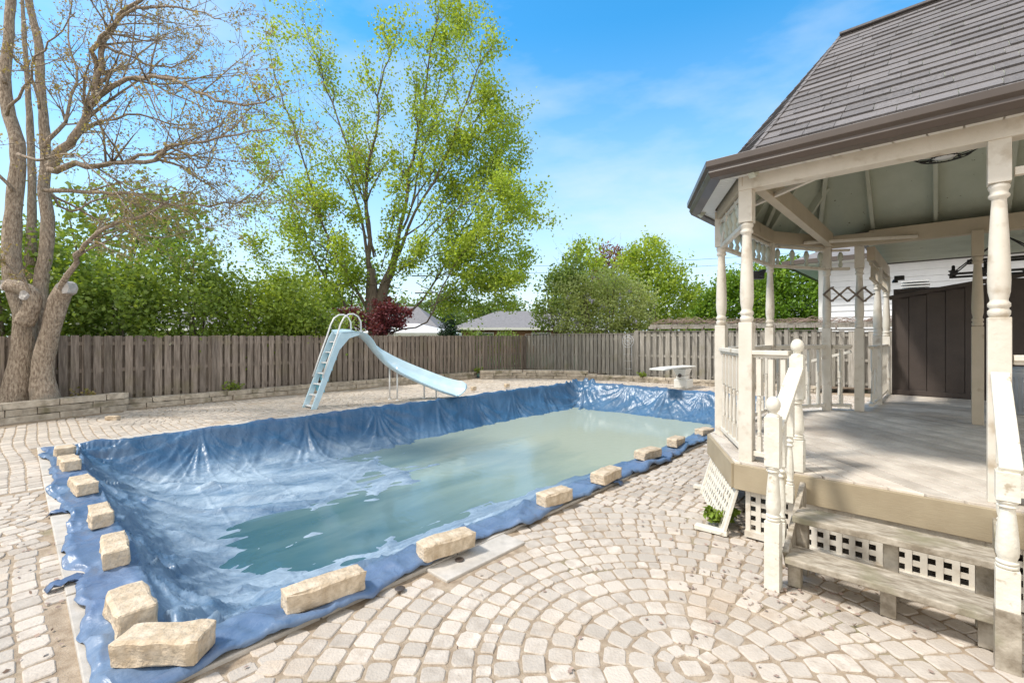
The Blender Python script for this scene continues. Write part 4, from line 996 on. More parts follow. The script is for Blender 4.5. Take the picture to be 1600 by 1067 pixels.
def rack():
    a = W(7.80, 1.20, 0); e = empty('peg_rack', (a.x, a.y, 0), TH); mb = MB(); p0 = T(1287, 460, 6.45) - a; p1 = T(1363, 460, 6.30) - a
    M = Matrix.Rotation(-TH, 3, 'Z'); p0, p1 = M @ p0, M @ p1; n = 3; up = Vector((0, 0, .095))
    nrm = (p1 - p0).normalized().cross(Vector((0, 0, 1))) * .012
    for i in range(n):
        s0 = p0.lerp(p1, i / n); s1 = p0.lerp(p1, (i + 1) / n); mid = (s0 + s1) / 2
        for (x, y, o) in ((s0, mid + up, 1), (mid + up, s1, -1), (s0, mid - up, -1), (mid - up, s1, 1)): mb.bar(x + nrm * o * .5, y + nrm * o * .5, .010, .024)
        for x in (s0, mid + up, mid - up): mb.tube([x - nrm * 1.0, x + nrm * 4.5], .011, n=6)
    mb.tube([p1 - nrm, p1 + nrm * 4.5], .011, n=6)
    mb.build('peg_lattice', M_FENCE, e); tag(e, 'wooden accordion peg rack hung between two gazebo posts', 'peg rack')
rack()
def cage_light():
    p = T(1476, 240, 4.7); e = empty('caged_ceiling_light', p); mb = MB()
    for r, z in ((.27, .02), (.20, -.03), (.12, -.05)): mb.tube([(r * math.cos(a), r * math.sin(a), z) for a in np.linspace(0, 2 * math.pi, 33)[:-1]], .006, n=5, closed=True)
    for a in np.linspace(0, 2 * math.pi, 13)[:-1]: mb.tube([(.27 * math.cos(a), .27 * math.sin(a), .02), (.2 * math.cos(a), .2 * math.sin(a), -.03), (.1 * math.cos(a), .1 * math.sin(a), -.05)], .005, n=4)
    mb.build('cage', M_BLACK, e)
    m2 = MB(); m2.lathe([(.12, .06), (.16, .05), (.16, .09), (.05, .12)], n=20); m2.tube([(0, 0, .1), (0, 0, 4.7 - p.z)], .012); m2.build('mount', M_BLACK, e)
    m3 = MB(); m3.lathe([(.02, -.055), (.08, -.045), (.115, -.01), (.12, .05), (.03, .06)], n=20); m3.build('glass_dome', M_BULB, e)
    tag(e, 'round black caged ceiling light with frosted dome under the gazebo roof', 'ceiling light')
cage_light()
def chandelier():
    p = T(1572, 405, 6.0); e = empty('chandelier', p, TH - math.pi / 2)
    def ring(x0, x1, y0, y1, z): 
        mb = MB()
        for (a, b) in (((x0, y0), (x1, y0)), ((x1, y0), (x1, y1)), ((x1, y1), (x0, y1)), ((x0, y1), (x0, y0))): mb.bar((*a, z), (*b, z), .03, .03)
        return mb
    ring(-.35, .35, -.15, .15, .0).build('upper_frame', M_BLACK, e); ring(-.52, .52, -.24, .24, -.17).build('lower_frame', M_BLACK, e)
    mb = MB()
    for sx in (-1, 1):
        for sy in (-1, 1): mb.tube([(sx * .35, sy * .15, 0), (sx * .52, sy * .24, -.17)], .008); mb.tube([(sx * .35, sy * .15, 0), (0, 0, .30)], .008)
    mb.tube([(0, 0, .28), (0, 0, 2.96 - p.z)], .010); mb.build('suspension', M_BLACK, e)
    for x in (-.5, -.2, .2, .5):
        for y in (-.24, .24):
            m2 = MB(); m2.lathe([(.03, 0), (.05, .02), (.05, .03), (.018, .035), (.018, .09), (.005, .10)], (x, y, -.155), n=10); m2.build('candle_cup', M_BLACK, e)
    tag(e, 'black rectangular two-tier chandelier hanging in the covered walkway', 'chandelier')
chandelier()
def small_bits():
    p = W(6.95, 1.79, 2.50); e = empty('flood_light', p, TH + .6); mb = MB(); mb.box((.07, .02, 0), (.10, .15, .11)); mb.tube([(-.06, 0, -.03), (.05, 0, -.02)], .012); mb.lathe([(.03, 0), (.045, .04), (.04, .05)], (.1, -.06, .03), n=10)
    o = mb.build('lamp_housing', M_BLACK, e, bevel=.01); tag(e, 'small black flood light fixed to a gazebo post against the sky', 'flood light')
    p = W(10.8, .52, 2.70); e = empty('flood_light', p, TH); mb = MB(); mb.box((0, 0, 0), (.12, .14, .08)); mb.lathe([(.03, 0), (.05, -.05), (.04, -.06)], (0, .06, -.02), n=10); mb.build('lamp_housing', M_BLACK, e, bevel=.01)
    tag(e, 'small black flood light under the corner of the slatted walkway ceiling', 'flood light')
    # white louvred vent behind the brown wall
    p = W(11.6, 0, 0); Yv = 8.7; e = empty('flue_vent', (T(1430, 500, Yv).x, Yv, 0), TH); mb = MB(); mb.box((0, 0, 1.25), (.34, .34, 2.5)); mb.build('flue_stack', M_GREY, e)
    for k in range(4):
        m2 = MB(); m2.box((0, 0, 2.53 + k * .05), (.42 - .02 * (k % 2), .42 - .02 * (k % 2), .018), top=None); m2.build('louvre', M_SOFF, e)
    tag(e, 'white louvred flue vent rising behind the dark brown wall', 'vent')
    # grey basket at the right edge of the deck
    p = T(1597, 650, 0.0001) if False else Vector((T(1603, 600, 6.1).x, 6.1, DZ)); e = empty('laundry_bin', p, TH); mb = MB(); mb.lathe([(.12, 0), (.15, .02), (.17, .52), (.185, .54), (.185, .57), (.16, .57)], n=20)
    for a in np.linspace(0, 2 * math.pi, 25)[:-1]: mb.tube([(.153 * math.cos(a), .153 * math.sin(a), .05), (.171 * math.cos(a), .171 * math.sin(a), .50)], .006, n=4)
    mb.build('bin_body', M_GREY, e); m2 = MB(); m2.lathe([(.19, .57), (.19, .60), (.10, .63), (.0, .635)], n=20); m2.build('lid', M_GREY, e)
    tag(e, 'grey ribbed plastic bin standing on the deck before the brown wall', 'bin')
    # side steps newel beyond the deck rail
    e = empty('stair_rail', W(8.9, 1.75, 0), TH); mb = MB(); turned(mb, (0, 0, 0), .10, 0, .45, .85, 1.32); mb.lathe([(.03, 1.32), (.05, 1.36), (.055, 1.39), (.04, 1.43), (.01, 1.445)], n=12); mb.build('newel_post', M_CREAM, e)
    m2 = MB(); m2.bar((0, -.05, 1.2), (-.1, -.75, 1.42), .06, .04); m2.build('handrail', M_CREAM, e)
    for k in range(4):
        m3 = MB(); bal_profile(m3, .35 + .05 * k, 1.19 + .05 * k, w=.04, c=(-.03 * k, -.15 - .15 * k, 0)); m3.build('baluster', M_CREAM, e)
    m4 = MB(); m4.bar((0, -.05, .30), (-.1, -.75, .55), .05, .05); m4.build('bottom_rail', M_CREAM, e)
    tag(e, 'cream ball-topped stair rail beyond the far side of the gazebo deck', 'stair rail')
small_bits()

# ------------------------------------------------------------------ SLIDE
def slide():
    e = empty('pool_slide', W(5.2, 10.65, 0), TH); q = lambda u, v, z: Vector((u - 5.2, v - 10.65, z))
    path = [(5.30, 10.65, 1.74), (5.60, 10.65, 1.76), (5.86, 10.65, 1.72), (6.08, 10.64, 1.55), (6.28, 10.61, 1.27), (6.52, 10.55, 1.00), (6.84, 10.40, .77), (7.18, 10.17, .57), (7.48, 9.90, .40), (7.74, 9.63, .26), (7.94, 9.38, .18), (8.02, 9.22, .17)]
    P = []
    # Catmull-Rom
    for i in range(len(path) - 1):
        p0, p1, p2, p3 = [Vector(path[min(max(i + k, 0), len(path) - 1)]) for k in (-1, 0, 1, 2)]
        for t in np.linspace(0, 1, 7)[:-1]:
            P.append(.5 * ((2 * p1) + (p2 - p0) * t + (2 * p0 - 5 * p1 + 4 * p2 - p3) * t * t + (3 * p1 - p0 - 3 * p2 + p3) * t ** 3))
    P.append(Vector(path[-1]))
    prof = [(-.275, .02), (-.29, .045), (-.285, .065), (-.255, .07), (-.215, .03), (-.14, .0), (0, -.012), (.14, .015), (.21, .08), (.245, .19), (.28, .225), (.31, .20), (.295, .06), (.23, -.01), (.15, -.035), (0, -.05), (-.15, -.045), (-.23, -.02)]
    K = len(prof); vs = []; fs = []
    for i, p in enumerate(P):
        t = (P[min(i + 1, len(P) - 1)] - P[max(i - 1, 0)]); th = Vector((t.x, t.y, 0)).normalized(); side = Vector((-th.y, th.x, 0)); t.normalize(); up = side.cross(t); up = -up if up.z < 0 else up; bk_ = R(13) * min(1, max(0, (i / (len(P) - 1) - .25) / .3)); side, up = side * math.cos(bk_) + up * math.sin(bk_), up * math.cos(bk_) - side * math.sin(bk_)
        f = i / (len(P) - 1); wall = 0.35 + .65 * min(1, max(0, (f - .18) / .25)); flare = 1 + .10 * max(0, (f - .8) / .2)
        for (a, b) in prof:
            bb = b * wall if b > 0 else b
            if f > .93: bb *= 1 - .45 * (f - .93) / .07
            vs.append(q(*(p + side * a * flare + up * bb)))
    for i in range(len(P) - 1):
        for k in range(K): k2 = (k + 1) % K; fs.append((i * K + k, i * K + k2, (i + 1) * K + k2, (i + 1) * K + k))
    fs.append(tuple(range(K))); fs.append(tuple((len(P) - 1) * K + k for k in range(K))[::-1])
    mb = MB(); mb.add(vs, fs, True); o = mb.build('chute', M_SLIDE, e)
    es = o.modifiers.new('split', 'EDGE_SPLIT'); es.split_angle = R(60)
    # moulded ladder: two side rails that broaden at the top, steps between
    b0, t0 = Vector((4.62, 0, 0)), Vector((5.36, 0, 1.78))
    for s in (-.23, .23):
        mb = MB(); y = .0225
        pr = [(4.57, 0), (4.67, 0), (5.21, 1.34), (5.46, 1.62), (5.72, 1.70), (5.72, 1.755), (5.28, 1.755), (5.20, 1.62)]
        k = len(pr); va = [q(a, 10.65 + s - y, b) for a, b in pr] + [q(a, 10.65 + s + y, b) for a, b in pr]
        mb.add(va, [tuple(range(k)), tuple(range(k, 2 * k))[::-1]] + [(i, (i + 1) % k, k + (i + 1) % k, k + i) for i in range(k)]); mb.build('ladder_side', M_SLIDE, e, bevel=.012)
    for i in range(7):
        f = i / 6.6; c = b0.lerp(t0, f); z = .05 + f * 1.62; u = 4.62 + (z / 1.78) * .70
        mb = MB(); mb.box(q(u + .03, 10.65, z), (.13, .42, .028)); st = mb.build('step', M_ALU, e, bevel=.006)
        if i > 1: m2 = MB(); m2.box(q(u + .045, 10.65, z - .09), (.012, .42, .17)); m2.build('riser', M_SLIDED, st)
    for s in (-.25, .25):
        mb = MB(); y = 10.65 + s
        mb.tube([q(4.80, y - .03, .72), q(4.95, y - .03, 1.15), q(5.14, y - .03, 1.66), q(5.25, y, 1.95), q(5.34, y, 2.11), q(5.46, y, 2.19), q(5.58, y, 2.20), q(5.70, y, 2.14), q(5.77, y, 2.02), q(5.78, y, 1.78)], .019, n=10)
        mb.tube([q(4.80, y - .03, .72), q(4.86, y + (.0 if s < 0 else -.0), .72)], .015, n=8); mb.build('handrail', M_ALU, e)
    for (u, v, z) in ((6.72, 10.62, .86), (6.74, 10.30, .86), (7.46, 10.12, .42), (7.66, 9.86, .30)):
        mb = MB(); mb.tube([q(u, v, 0), q(u, v, z)], .021, n=10); mb.lathe([(.045, 0), (.045, .012), (.022, .02)], q(u, v, 0), n=12); mb.build('support_leg', M_ALU, e)
    tag(e, 'pale blue curved pool slide with ladder and white hoop handrails', 'pool slide')
slide()
def diving():
    e = empty('diving_board', W(14.35, 6.07, 0), TH); mb = MB(); mb.box((.38, 0, .14), (.50, .44, .28), ); mb.build('base_block', M_BOARDW, e, bevel=.02)
    m2 = MB(); m2.prism([(-.16, -.15), (.16, -.15), (.16, .15), (-.16, .15)], .28, .40, Matrix.Translation((.3, 0, 0))); m2.box((.28, 0, .52), (.34, .30, .22), top=1.5); m2.build('pedestal', M_BOARDW, e, bevel=.02)
    m4 = MB(); m4.lathe([(.055, 0), (.06, .02), (.03, .03)], n=16, M=Matrix.Translation((.09, 0, .41)) @ Matrix.Rotation(-math.pi / 2, 4, 'Y')); m4.build('spring_bolt', M_GUT, e)
    m3 = MB(); vs = []
    for i in range(13):
        x = -1.55 + i * .2; z = .665 + .012 * math.sin(i * .4); hw = .235
        vs += [(x, -hw, z), (x, hw, z), (x, hw, z + .045), (x, -hw, z + .045)]
    m3.add(vs, [(4 * i + j, 4 * i + (j + 1) % 4, 4 * i + 4 + (j + 1) % 4, 4 * i + 4 + j) for i in range(12) for j in range(4)] + [(0, 3, 2, 1), (48, 49, 50, 51)])
    m3.build('board', M_BOARDW, e, bevel=.01)
    tag(e, 'white diving board on a short pedestal at the far end of the pool', 'diving board')
diving()

# ------------------------------------------------------------------ HOUSES
def white_house():
    e = empty('neighbour_house', W(18.0, -4, 0), TH); mb = MB(); v0, v1 = 6.88, -12; z = 0
    while z < 4.0:
        mb.add([(0, v0, z), (0, v1, z), (0, v1, z + .19), (0, v0, z + .19), (.02, v0, z + .0), (.02, v1, z + .0)][:0], [])
        x0, x1 = -.028, -.004
        mb.add([(x0, v0, z), (x0, v1, z), (x1, v1, z + .188), (x1, v0, z + .188), (.02, v0, z), (.02, v1, z), (.02, v1, z + .188), (.02, v0, z + .188)], [(0, 3, 2, 1), (4, 5, 6, 7), (0, 1, 5, 4), (3, 7, 6, 2), (0, 4, 7, 3), (1, 2, 6, 5)])
        z += .19
    mb.box((5, v0 - .1, 2.0), (9.96, .2, 4.0)); mb.build('siding_wall', M_SIDING, e)
    m = MB(); m.box((-.04, v0 - .04, 2.0), (.06, .12, 4.0)); m.build('corner_trim', M_SOFF, e)
    m = MB(); m.box((5.0, -2.25, 4.03), (11.2, 19.9, .06)); m.build('soffit', M_SOFF, e)
    m = MB(); hx = 5.75
    a, b = v0 + .85, v1 - .3
    m.add([(-.7, a, 4.07), (10.7, a, 4.07), (10.7, b, 4.07), (-.7, b, 4.07), (5, a - 4.5, 6.6), (5, b + 4.5, 6.6)], [(0, 3, 5, 4), (0, 4, 1), (1, 4, 5, 2), (2, 5, 3), (3, 2, 1, 0)]); m.build('roof', M_ROOF1, e)
    m = MB(); m.box((5, a + .04, 4.06), (11.5, .10, .14)); m.box((-.74, (a + b) / 2, 4.06), (.10, a - b, .14)); m.build('gutter', M_GUT, e)
    for (vv, zz) in ((1.35, 3.3), (-4.5, 2.2)):
        m = MB(); m.box((-.05, vv, zz), (.06, 1.3, .95)); w = m.build('window', M_SOFF, e); m = MB(); m.box((-.085, vv, zz), (.02, 1.14, .79)); m.build('pane', M_GLASSD, w)
    tag(e, 'white horizontal-sided house behind the gazebo and back fence', 'house')
white_house()
def bungalow(name, label, x0, x1, Y, depth, ze, zr, ins, brick=True, stripes=True):
    e = empty(name, ((x0 + x1) / 2, Y, 0)); w = x1 - x0; mb = MB(); mb.box((0, depth / 2, ze / 2), (w - 1.2, depth - 1.2, ze)); wl2 = mb.build('wall', M_BRICK, e)
    m = MB(); hw = w / 2
    m.add([(-hw, 0, ze), (hw, 0, ze), (hw, depth, ze), (-hw, depth, ze), (-hw + ins, depth / 2, zr), (hw - ins, depth / 2, zr)], [(0, 1, 5, 4), (1, 2, 5), (2, 3, 4, 5), (3, 0, 4), (3, 2, 1, 0)]); rf = m.build('roof', M_ROOF1, e)
    m = MB(); m.box((hw * .1 + w * .1, depth * .42, zr - .1), (.45, .45, .55)); m.box((hw * .1 + w * .1, depth * .42, zr + .22), (.6, .6, .12)); m.build('roof_vent', M_BLACK, rf)
    m = MB(); m.box((0, -.06, ze - .08), (w + .2, .14, .22)); m.build('eave_board', M_SOFF, e)
    for k in (-.30, .05, .33):
        m = MB(); m.box((k * w, .55, ze - 1.0), (1.8, .12, 1.2)); wi = m.build('window', M_SOFF, e); m = MB(); m.box((k * w, .47, ze - 1.0), (1.6, .06, 1.0)); m.build('pane', M_GLASSD, wi)
    tag(e, label, 'house', 'houses beyond the fence')
bungalow('brick_bungalow', 'brick bungalow with grey hipped roof seen above the far corner of the fence', -5.6, 9.5, 42, 12, 2.45, 4.3, 4.0)
bungalow('brick_bungalow', 'grey-roofed house half hidden behind the tall maple trunk', -19.5, -5.9, 38, 11, 2.2, 4.5, 3.0)
bungalow('brick_bungalow', 'low house roof glimpsed through the dense hedge on the left', -42, -22, 44, 11, 2.4, 4.4, 3.5)
def tent():
    e = empty('canopy_tent', (T(645, 520, 27).x, 27, 0)); mb = MB(); s = 2.6
    mb.add([(-s, -s, 1.86), (s, -s, 1.86), (s, s, 1.86), (-s, s, 1.86), (-.3, 0, 2.42), (.3, 0, 2.42), (-s, -s, 1.66), (s, -s, 1.66), (s, s, 1.66), (-s, s, 1.66)], [(0, 1, 5, 4), (1, 2, 5), (2, 3, 4, 5), (3, 0, 4), (6, 7, 1, 0), (7, 8, 2, 1), (8, 9, 3, 2), (9, 6, 0, 3)])
    mb.build('canopy', M_TENT, e)
    for sx in (-1, 1):
        for sy in (-1, 1): m = MB(); m.tube([(sx * 2.5, sy * 2.5, 0), (sx * 2.5, sy * 2.5, 1.85)], .03); m.build('leg', M_ALU, e)
    tag(e, 'white peaked canopy tent top showing over the fence beside the red maple', 'canopy tent')
tent()

# ------------------------------------------------------------------ TREES
def leaves_at(P, n_each, spread, size, seed, elong=1.5, flat=.0):
    """P (N,3) cluster centres -> (M,4,3) leaf quads"""
    r = np.random.default_rng(seed); P = np.asarray(P); N = len(P)
    c = np.repeat(P, n_each, 0) + r.normal(0, 1, (N * n_each, 3)) * np.array(spread)
    M = len(c); a = r.normal(0, 1, (M, 3)); a /= np.linalg.norm(a, axis=1)[:, None]; b = r.normal(0, 1, (M, 3)); b[:, 2] *= (1 - flat)
    if flat: a[:, 2] *= (1 - flat)
    n = np.cross(a, b); n /= np.linalg.norm(n, axis=1)[:, None] + 1e-9; b = np.cross(n, a); b /= np.linalg.norm(b, axis=1)[:, None] + 1e-9; a /= np.linalg.norm(a, axis=1)[:, None]
    s = size * r.uniform(.55, 1.25, (M, 1)); A = a * s * elong * .5; B = b * s * .5
    return np.stack([c - A, c - A * .1 + B, c + A, c - A * .1 - B], 1)
def grow(mb, pts, rad, depth, tips, rr, spread, lf=.55, sides=6, dens=1.0, up=.15, twig=None, drop=0.0):
    """pts: polyline (Vectors) with radii; spawns side branches recursively"""
    mb.tube(pts, rad, n=sides)
    if depth <= 0:
        for p in pts[1:]: tips.append(p)
        return
    L = sum((b - a).length for a, b in zip(pts, pts[1:])); n = max(2, int(dens * (3 + L * spread)))
    for i in range(n):
        f = rr.uniform(.22, 1.0) if depth > 1 else rr.uniform(.12, 1.0); x = f * (len(pts) - 1); k = min(int(x), len(pts) - 2); t = x - k
        p = pts[k].lerp(pts[k + 1], t); r0 = (rad[k] * (1 - t) + rad[k + 1] * t) * rr.uniform(.35, .6); r0 = max(r0, .004); d = (pts[k + 1] - pts[k]).normalized()
        o = Vector((rr.gauss(0, 1), rr.gauss(0, 1), rr.gauss(0, 1))); o = (o - d * o.dot(d)).normalized()
        nd = (d * rr.uniform(.55, 1.0) + o * rr.uniform(.5, .95) + Vector((0, 0, up))).normalized(); ln = L * lf * rr.uniform(.5, 1.1) * (1.1 - .45 * f)
        q = [p]; rs = [r0]; m = 4 if depth > 1 else 3
        for s in range(m):
            nd = (nd + Vector((rr.gauss(0, .16), rr.gauss(0, .16), rr.gauss(0, .14) + up * .25 - drop))).normalized(); q.append(q[-1] + nd * ln / m); rs.append(max(.0025, r0 * (1 - (s + 1) / (m + .6))))
        grow(mb, q, rs, depth - 1, tips, rr, spread, lf, max(3, sides - 1), dens, up, twig, drop)
def smooth(pts, rad, k=3, jit=0.0, rr=None):
    P = [Vector(p) for p in pts]; out = []; ro = []
    for i in range(len(P) - 1):
        p0, p1, p2, p3 = [P[min(max(i + j, 0), len(P) - 1)] for j in (-1, 0, 1, 2)]
        for s in range(k):
            t = s / k; v = .5 * ((2 * p1) + (p2 - p0) * t + (2 * p0 - 5 * p1 + 4 * p2 - p3) * t * t + (3 * p1 - p0 - 3 * p2 + p3) * t ** 3)
            if jit: v = v + Vector((rr.gauss(0, jit), rr.gauss(0, jit), rr.gauss(0, jit)))
            out.append(v); ro.append(rad[i] + (rad[i + 1] - rad[i]) * t)
    out.append(P[-1]); ro.append(rad[-1]); return out, ro
def guide(lst, Y0, dY, r0, r1):
    n = len(lst); return [T(px, py, Y0 + dY * i / (n - 1)) for i, (px, py) in enumerate(lst)], [r0 + (r1 - r0) * (i / (n - 1)) ** .8 for i in range(n)]
def gnarl(mb, seed):
    out = []
    for p in mb.v:
        v = Vector(p); d = mnoise.noise_vector(v * 3.0 + Vector((seed, 0, 0))) * .022 + mnoise.noise_vector(Vector((v.x * 7, v.y * 7, v.z * 2.5))) * .010; out.append(tuple(v + d))
    mb.v = out
def big_tree():
    rr = random.Random(21); base = T(45, 622, 9.4); base.z = .3; e = empty('bare_tree', base)
    tr = MB()
    def trunk(lst, Y0, dY, r0, r1, n=14, flare=0):
        p, r = guide(lst, Y0, dY, r0, r1); 
        if flare: r[0] *= flare
        p, r = smooth(p, r, 5); tr.tube([x - base for x in p], r, n=n); return p, r
    main = []
    main.append(trunk([(22, 640), (33, 570), (38, 500), (22, 440), (18, 380), (24, 300), (28, 230), (14, 180), (8, 120), (14, 50), (20, -60)], 9.3, .2, .215, .07, flare=1.35))
    main.append(trunk([(52, 640), (54, 560), (60, 500), (64, 440), (72, 400), (75, 340), (68, 295), (72, 240), (65, 160), (60, 70), (46, 0), (40, -80)], 9.6, .3, .17, .055, flare=1.5))
    main.append(trunk([(74, 640), (66, 580), (78, 520), (92, 470), (101, 452)], 9.35, -.1, .18, .15, flare=1.5))
    main.append(trunk([(0, 650), (-10, 560), (-20, 460), (-40, 330), (-60, 200), (-80, 60)], 9.9, .2, .26, .12, flare=1.2))
    main.append(trunk([(38, 505), (52, 470), (38, 452), (12, 447)], 9.1, -.1, .15, .13))
    main.append(trunk([(40, 620), (42, 520), (48, 400), (50, 300), (46, 180), (38, 60), (30, -80)], 10.2, .4, .15, .025))
    gnarl(tr, 3); tr.build('trunk', M_BARK, e)
    for (px, py, Y, r) in ((102, 450, 9.2, .165), (10, 446, 9.0, .12), (40, 462, 8.95, .11)):
        ct = MB(); c = T(px, py, Y) - base; vs = []
        for k in range(9):
            a = 2 * math.pi * k / 9; vs.append(c + Vector((math.cos(a) * r * rr.uniform(.6, 1), -.05 + rr.uniform(-.03, .03), math.sin(a) * r * rr.uniform(.55, 1))))
        for k in range(9):
            a = 2 * math.pi * k / 9; vs.append(c + Vector((math.cos(a) * r * .9, .12, math.sin(a) * r * .9)))
        vs.append(c + Vector((0, -.06, .01))); ct.add(vs, [(k, (k + 1) % 9, 18) for k in range(9)] + [(k, 9 + k, 9 + (k + 1) % 9, (k + 1) % 9) for k in range(9)])
        ct.build('sawn_stub', M_CUT, e)
    br = MB(); tips = []
    G_ = [
     ([(80, 262), (92, 240), (115, 215), (140, 170), (152, 120), (165, 65), (190, 25), (230, -10), (260, -60)], 9.5, -.8, .105, .02),
     ([(75, 268), (110, 258), (150, 258), (192, 255), (240, 248), (264, 230), (320, 222), (370, 208), (430, 200)], 9.4, -1.6, .068, .010),
     ([(140, 165), (165, 142), (200, 124), (240, 120), (290, 134), (340, 156), (400, 165), (430, 150)], 9.2, -1.4, .060, .010),
     ([(66, 296), (110, 298), (160, 300), (210, 305), (255, 318), (325, 318), (385, 312), (418, 295)], 9.5, -.4, .05, .010),
     ([(95, 456), (112, 420), (126, 388), (150, 366), (200, 346), (245, 330), (262, 316)], 9.2, -.9, .060, .018),
     ([(152, 110), (148, 80), (165, 52), (180, 35), (235, 10), (300, 16), (345, 30)], 9.2, -1.2, .055, .008),
     ([(240, 248), (270, 256), (310, 280), (345, 305), (362, 335)], 8.6, .8, .032, .006),
     ([(165, 75), (212, 92), (250, 106), (300, 90), (320, 60)], 9.0, .8, .03, .006),
     ([(192, 255), (235, 240), (270, 232), (300, 250), (318, 262), (335, 225), (350, 190)], 8.9, -.8, .035, .006),
     ([(28, 240), (60, 250), (100, 240), (130, 250), (180, 300), (215, 345)], 9.0, -.8, .035, .006),
     ([(70, 230), (100, 190), (120, 130), (108, 60), (112, -20)], 9.3, .8, .045, .01),
     ([(10, 180), (40, 140), (60, 90), (85, 60), (118, 20)], 9.1, -1.0, .03, .008),
     ([(8, 130), (-20, 70), (-40, -20)], 9.3, 1.0, .04, .01),
     ([(72, 300), (110, 330), (160, 310), (200, 300), (250, 290), (300, 300), (350, 320)], 9.9, 1.6, .03, .006),
     ([(66, 170), (45, 120), (20, 90), (5, 40)], 9.5, -.8, .03, .008),
     ([(75, 300), (130, 330), (190, 360), (250, 370), (300, 360), (360, 350)], 10.0, 1.8, .03, .006),
     ([(152, 118), (190, 105), (230, 75), (270, 50), (330, 40)], 9.1, 1.8, .03, .006),
     ([(115, 215), (160, 190), (220, 180), (280, 196), (330, 190), (400, 175)], 9.4, 1.2, .032, .006),
     ([(22, 300), (-20, 250), (-60, 200)], 9.2, -.6, .04, .01), ([(60, 480), (20, 420), (-30, 380)], 9.1, -.8, .03, .01),
    ]
    for (l, Y0, dY, r0, r1) in G_:
        p, r = guide(l, Y0, dY, r0, r1); p, r = smooth(p, r, 3, .022, rr); grow(br, [x - base for x in p], r, 2, tips, rr, 3.0, lf=.40, sides=7, dens=1.3, up=.02, drop=.02)
    br.build('branches', M_BARK, e)
    P = np.array([tuple(t) for t in tips]); sel = rr.sample(range(len(P)), int(len(P) * .7))
    print('tips', len(P)); quads('buds', leaves_at(P[sel], 3, (.035,) * 3, .032, 5), L_BUD, e)
    tag(e, 'huge multi-stemmed nearly bare old tree with sawn stubs in the left bed', 'tree')
big_tree()
def maple():
    rr = random.Random(5); Y = 18.5; base = T(590, 540, Y); base.z = 0; e = empty('maple_tree', base); tr = MB(); br = MB(); tips = []
    p, r = smooth([base + Vector((0, 0, 0)), T(588, 520, Y), T(582, 470, Y), T(580, 420, Y)], [.42, .33, .26, .16], 4); tr.tube([x - base for x in p], r, n=14)
    p, r = smooth([T(590, 500, Y), T(600, 450, Y), T(612, 420, Y), T(622, 380, Y)], [.25, .20, .16, .10], 4); tr.tube([x - base for x in p], r, n=12)
    gnarl(tr, 8); tr.build('trunk', M_BARK2, e)
    G_ = [
     ([(580, 425), (575, 350), (572, 290), (582, 230), (590, 170), (600, 110), (612, 75)], 0, -.5, .22, .02),
     ([(620, 390), (632, 330), (640, 270), (655, 200), (668, 120), (678, 50), (690, 5)], 0, .8, .2, .02),
     ([(622, 400), (650, 330), (690, 260), (720, 180), (745, 110), (770, 70)], 0, -1.2, .15, .015),
     ([(578, 420), (560, 330), (545, 240), (520, 160), (495, 90), (470, 30)], 0, 1.2, .15, .012),
     ([(590, 500), (540, 430), (505, 350), (480, 270), (455, 190), (430, 120), (420, 80)], 0, -1.5, .14, .012),
     ([(560, 505), (520, 450), (490, 400), (465, 330), (430, 250), (400, 190)], .2, 1.6, .13, .012),
     ([(600, 520), (660, 470), (700, 400), (740, 330), (770, 250), (785, 180)], 0, .8, .13, .012),
     ([(612, 520), (668, 500), (690, 450), (720, 400), (760, 360), (815, 340)], -.2, -1.6, .09, .01),
     ([(582, 400), (575, 320), (560, 250), (550, 190), (545, 150)], 0, 2.0, .10, .01),
     ([(630, 360), (650, 300), (660, 240), (690, 170), (710, 100), (730, 40)], 0, 2.0, .12, .012),
     ([(620, 380), (680, 330), (730, 280), (780, 240), (800, 200)], 0, 2.0, .09, .01),
     ([(625, 420), (680, 400), (740, 380), (790, 345), (820, 320)], 0, 1.4, .07, .01),
     ([(560, 440), (520, 400), (470, 360), (430, 340), (395, 330)], 0, 0.4, .06, .01),
     ([(540, 430), (500, 400), (450, 390), (420, 400), (400, 390)], 0, -1.8, .05, .01),
     ([(640, 400), (700, 340), (760, 300), (805, 290)], 0, -2.0, .07, .01), ([(650, 460), (720, 450), (770, 420), (815, 400)], 0, 1.8, .06, .01), ([(640, 330), (690, 250), (740, 190), (780, 130)], 0, .3, .09, .01), ([(660, 200), (690, 120), (700, 60), (720, 20)], .5, .3, .05, .008), ([(500, 340), (450, 300), (410, 270), (390, 240)], -.5, -.6, .05, .008), ([(650, 440), (700, 470), (740, 480), (790, 470)], 0, .8, .04, .01),
     ([(660, 440), (710, 410), (760, 395), (812, 372)], .3, -1.0, .05, .01), ([(650, 380), (700, 320), (750, 280), (800, 262)], .2, 1.2, .06, .01), ([(690, 280), (740, 220), (790, 190)], 0, -.8, .05, .01), ([(670, 480), (720, 455), (775, 450), (815, 425)], -.4, .6, .04, .01),
     ([(600, 420), (612, 350), (620, 290)], -.3, -1, .05, .01), ([(590, 400), (560, 350), (530, 330), (500, 310)], -.3, -1, .05, .01), ([(600, 440), (640, 410), (670, 380)], -.3, -1.5, .05, .01), ([(560, 470), (540, 430), (530, 380)], -.3, -1.5, .05, .01),
     ([(640, 430), (700, 430), (760, 430), (800, 440)], 0, -1.0, .05, .01), ([(620, 450), (560, 440), (520, 450), (490, 445)], 0, -1.4, .05, .01),
    ]
    for (l, y0, dY, r0, r1) in G_:
        p, r = guide(l, Y + y0, dY, r0 * .46, r1 * .8); p, r = smooth(p, r, 3, .04, rr); grow(br, [x - base for x in p], r, 2, tips, rr, 1.3, lf=.27, sides=6, dens=1.6, up=.30)
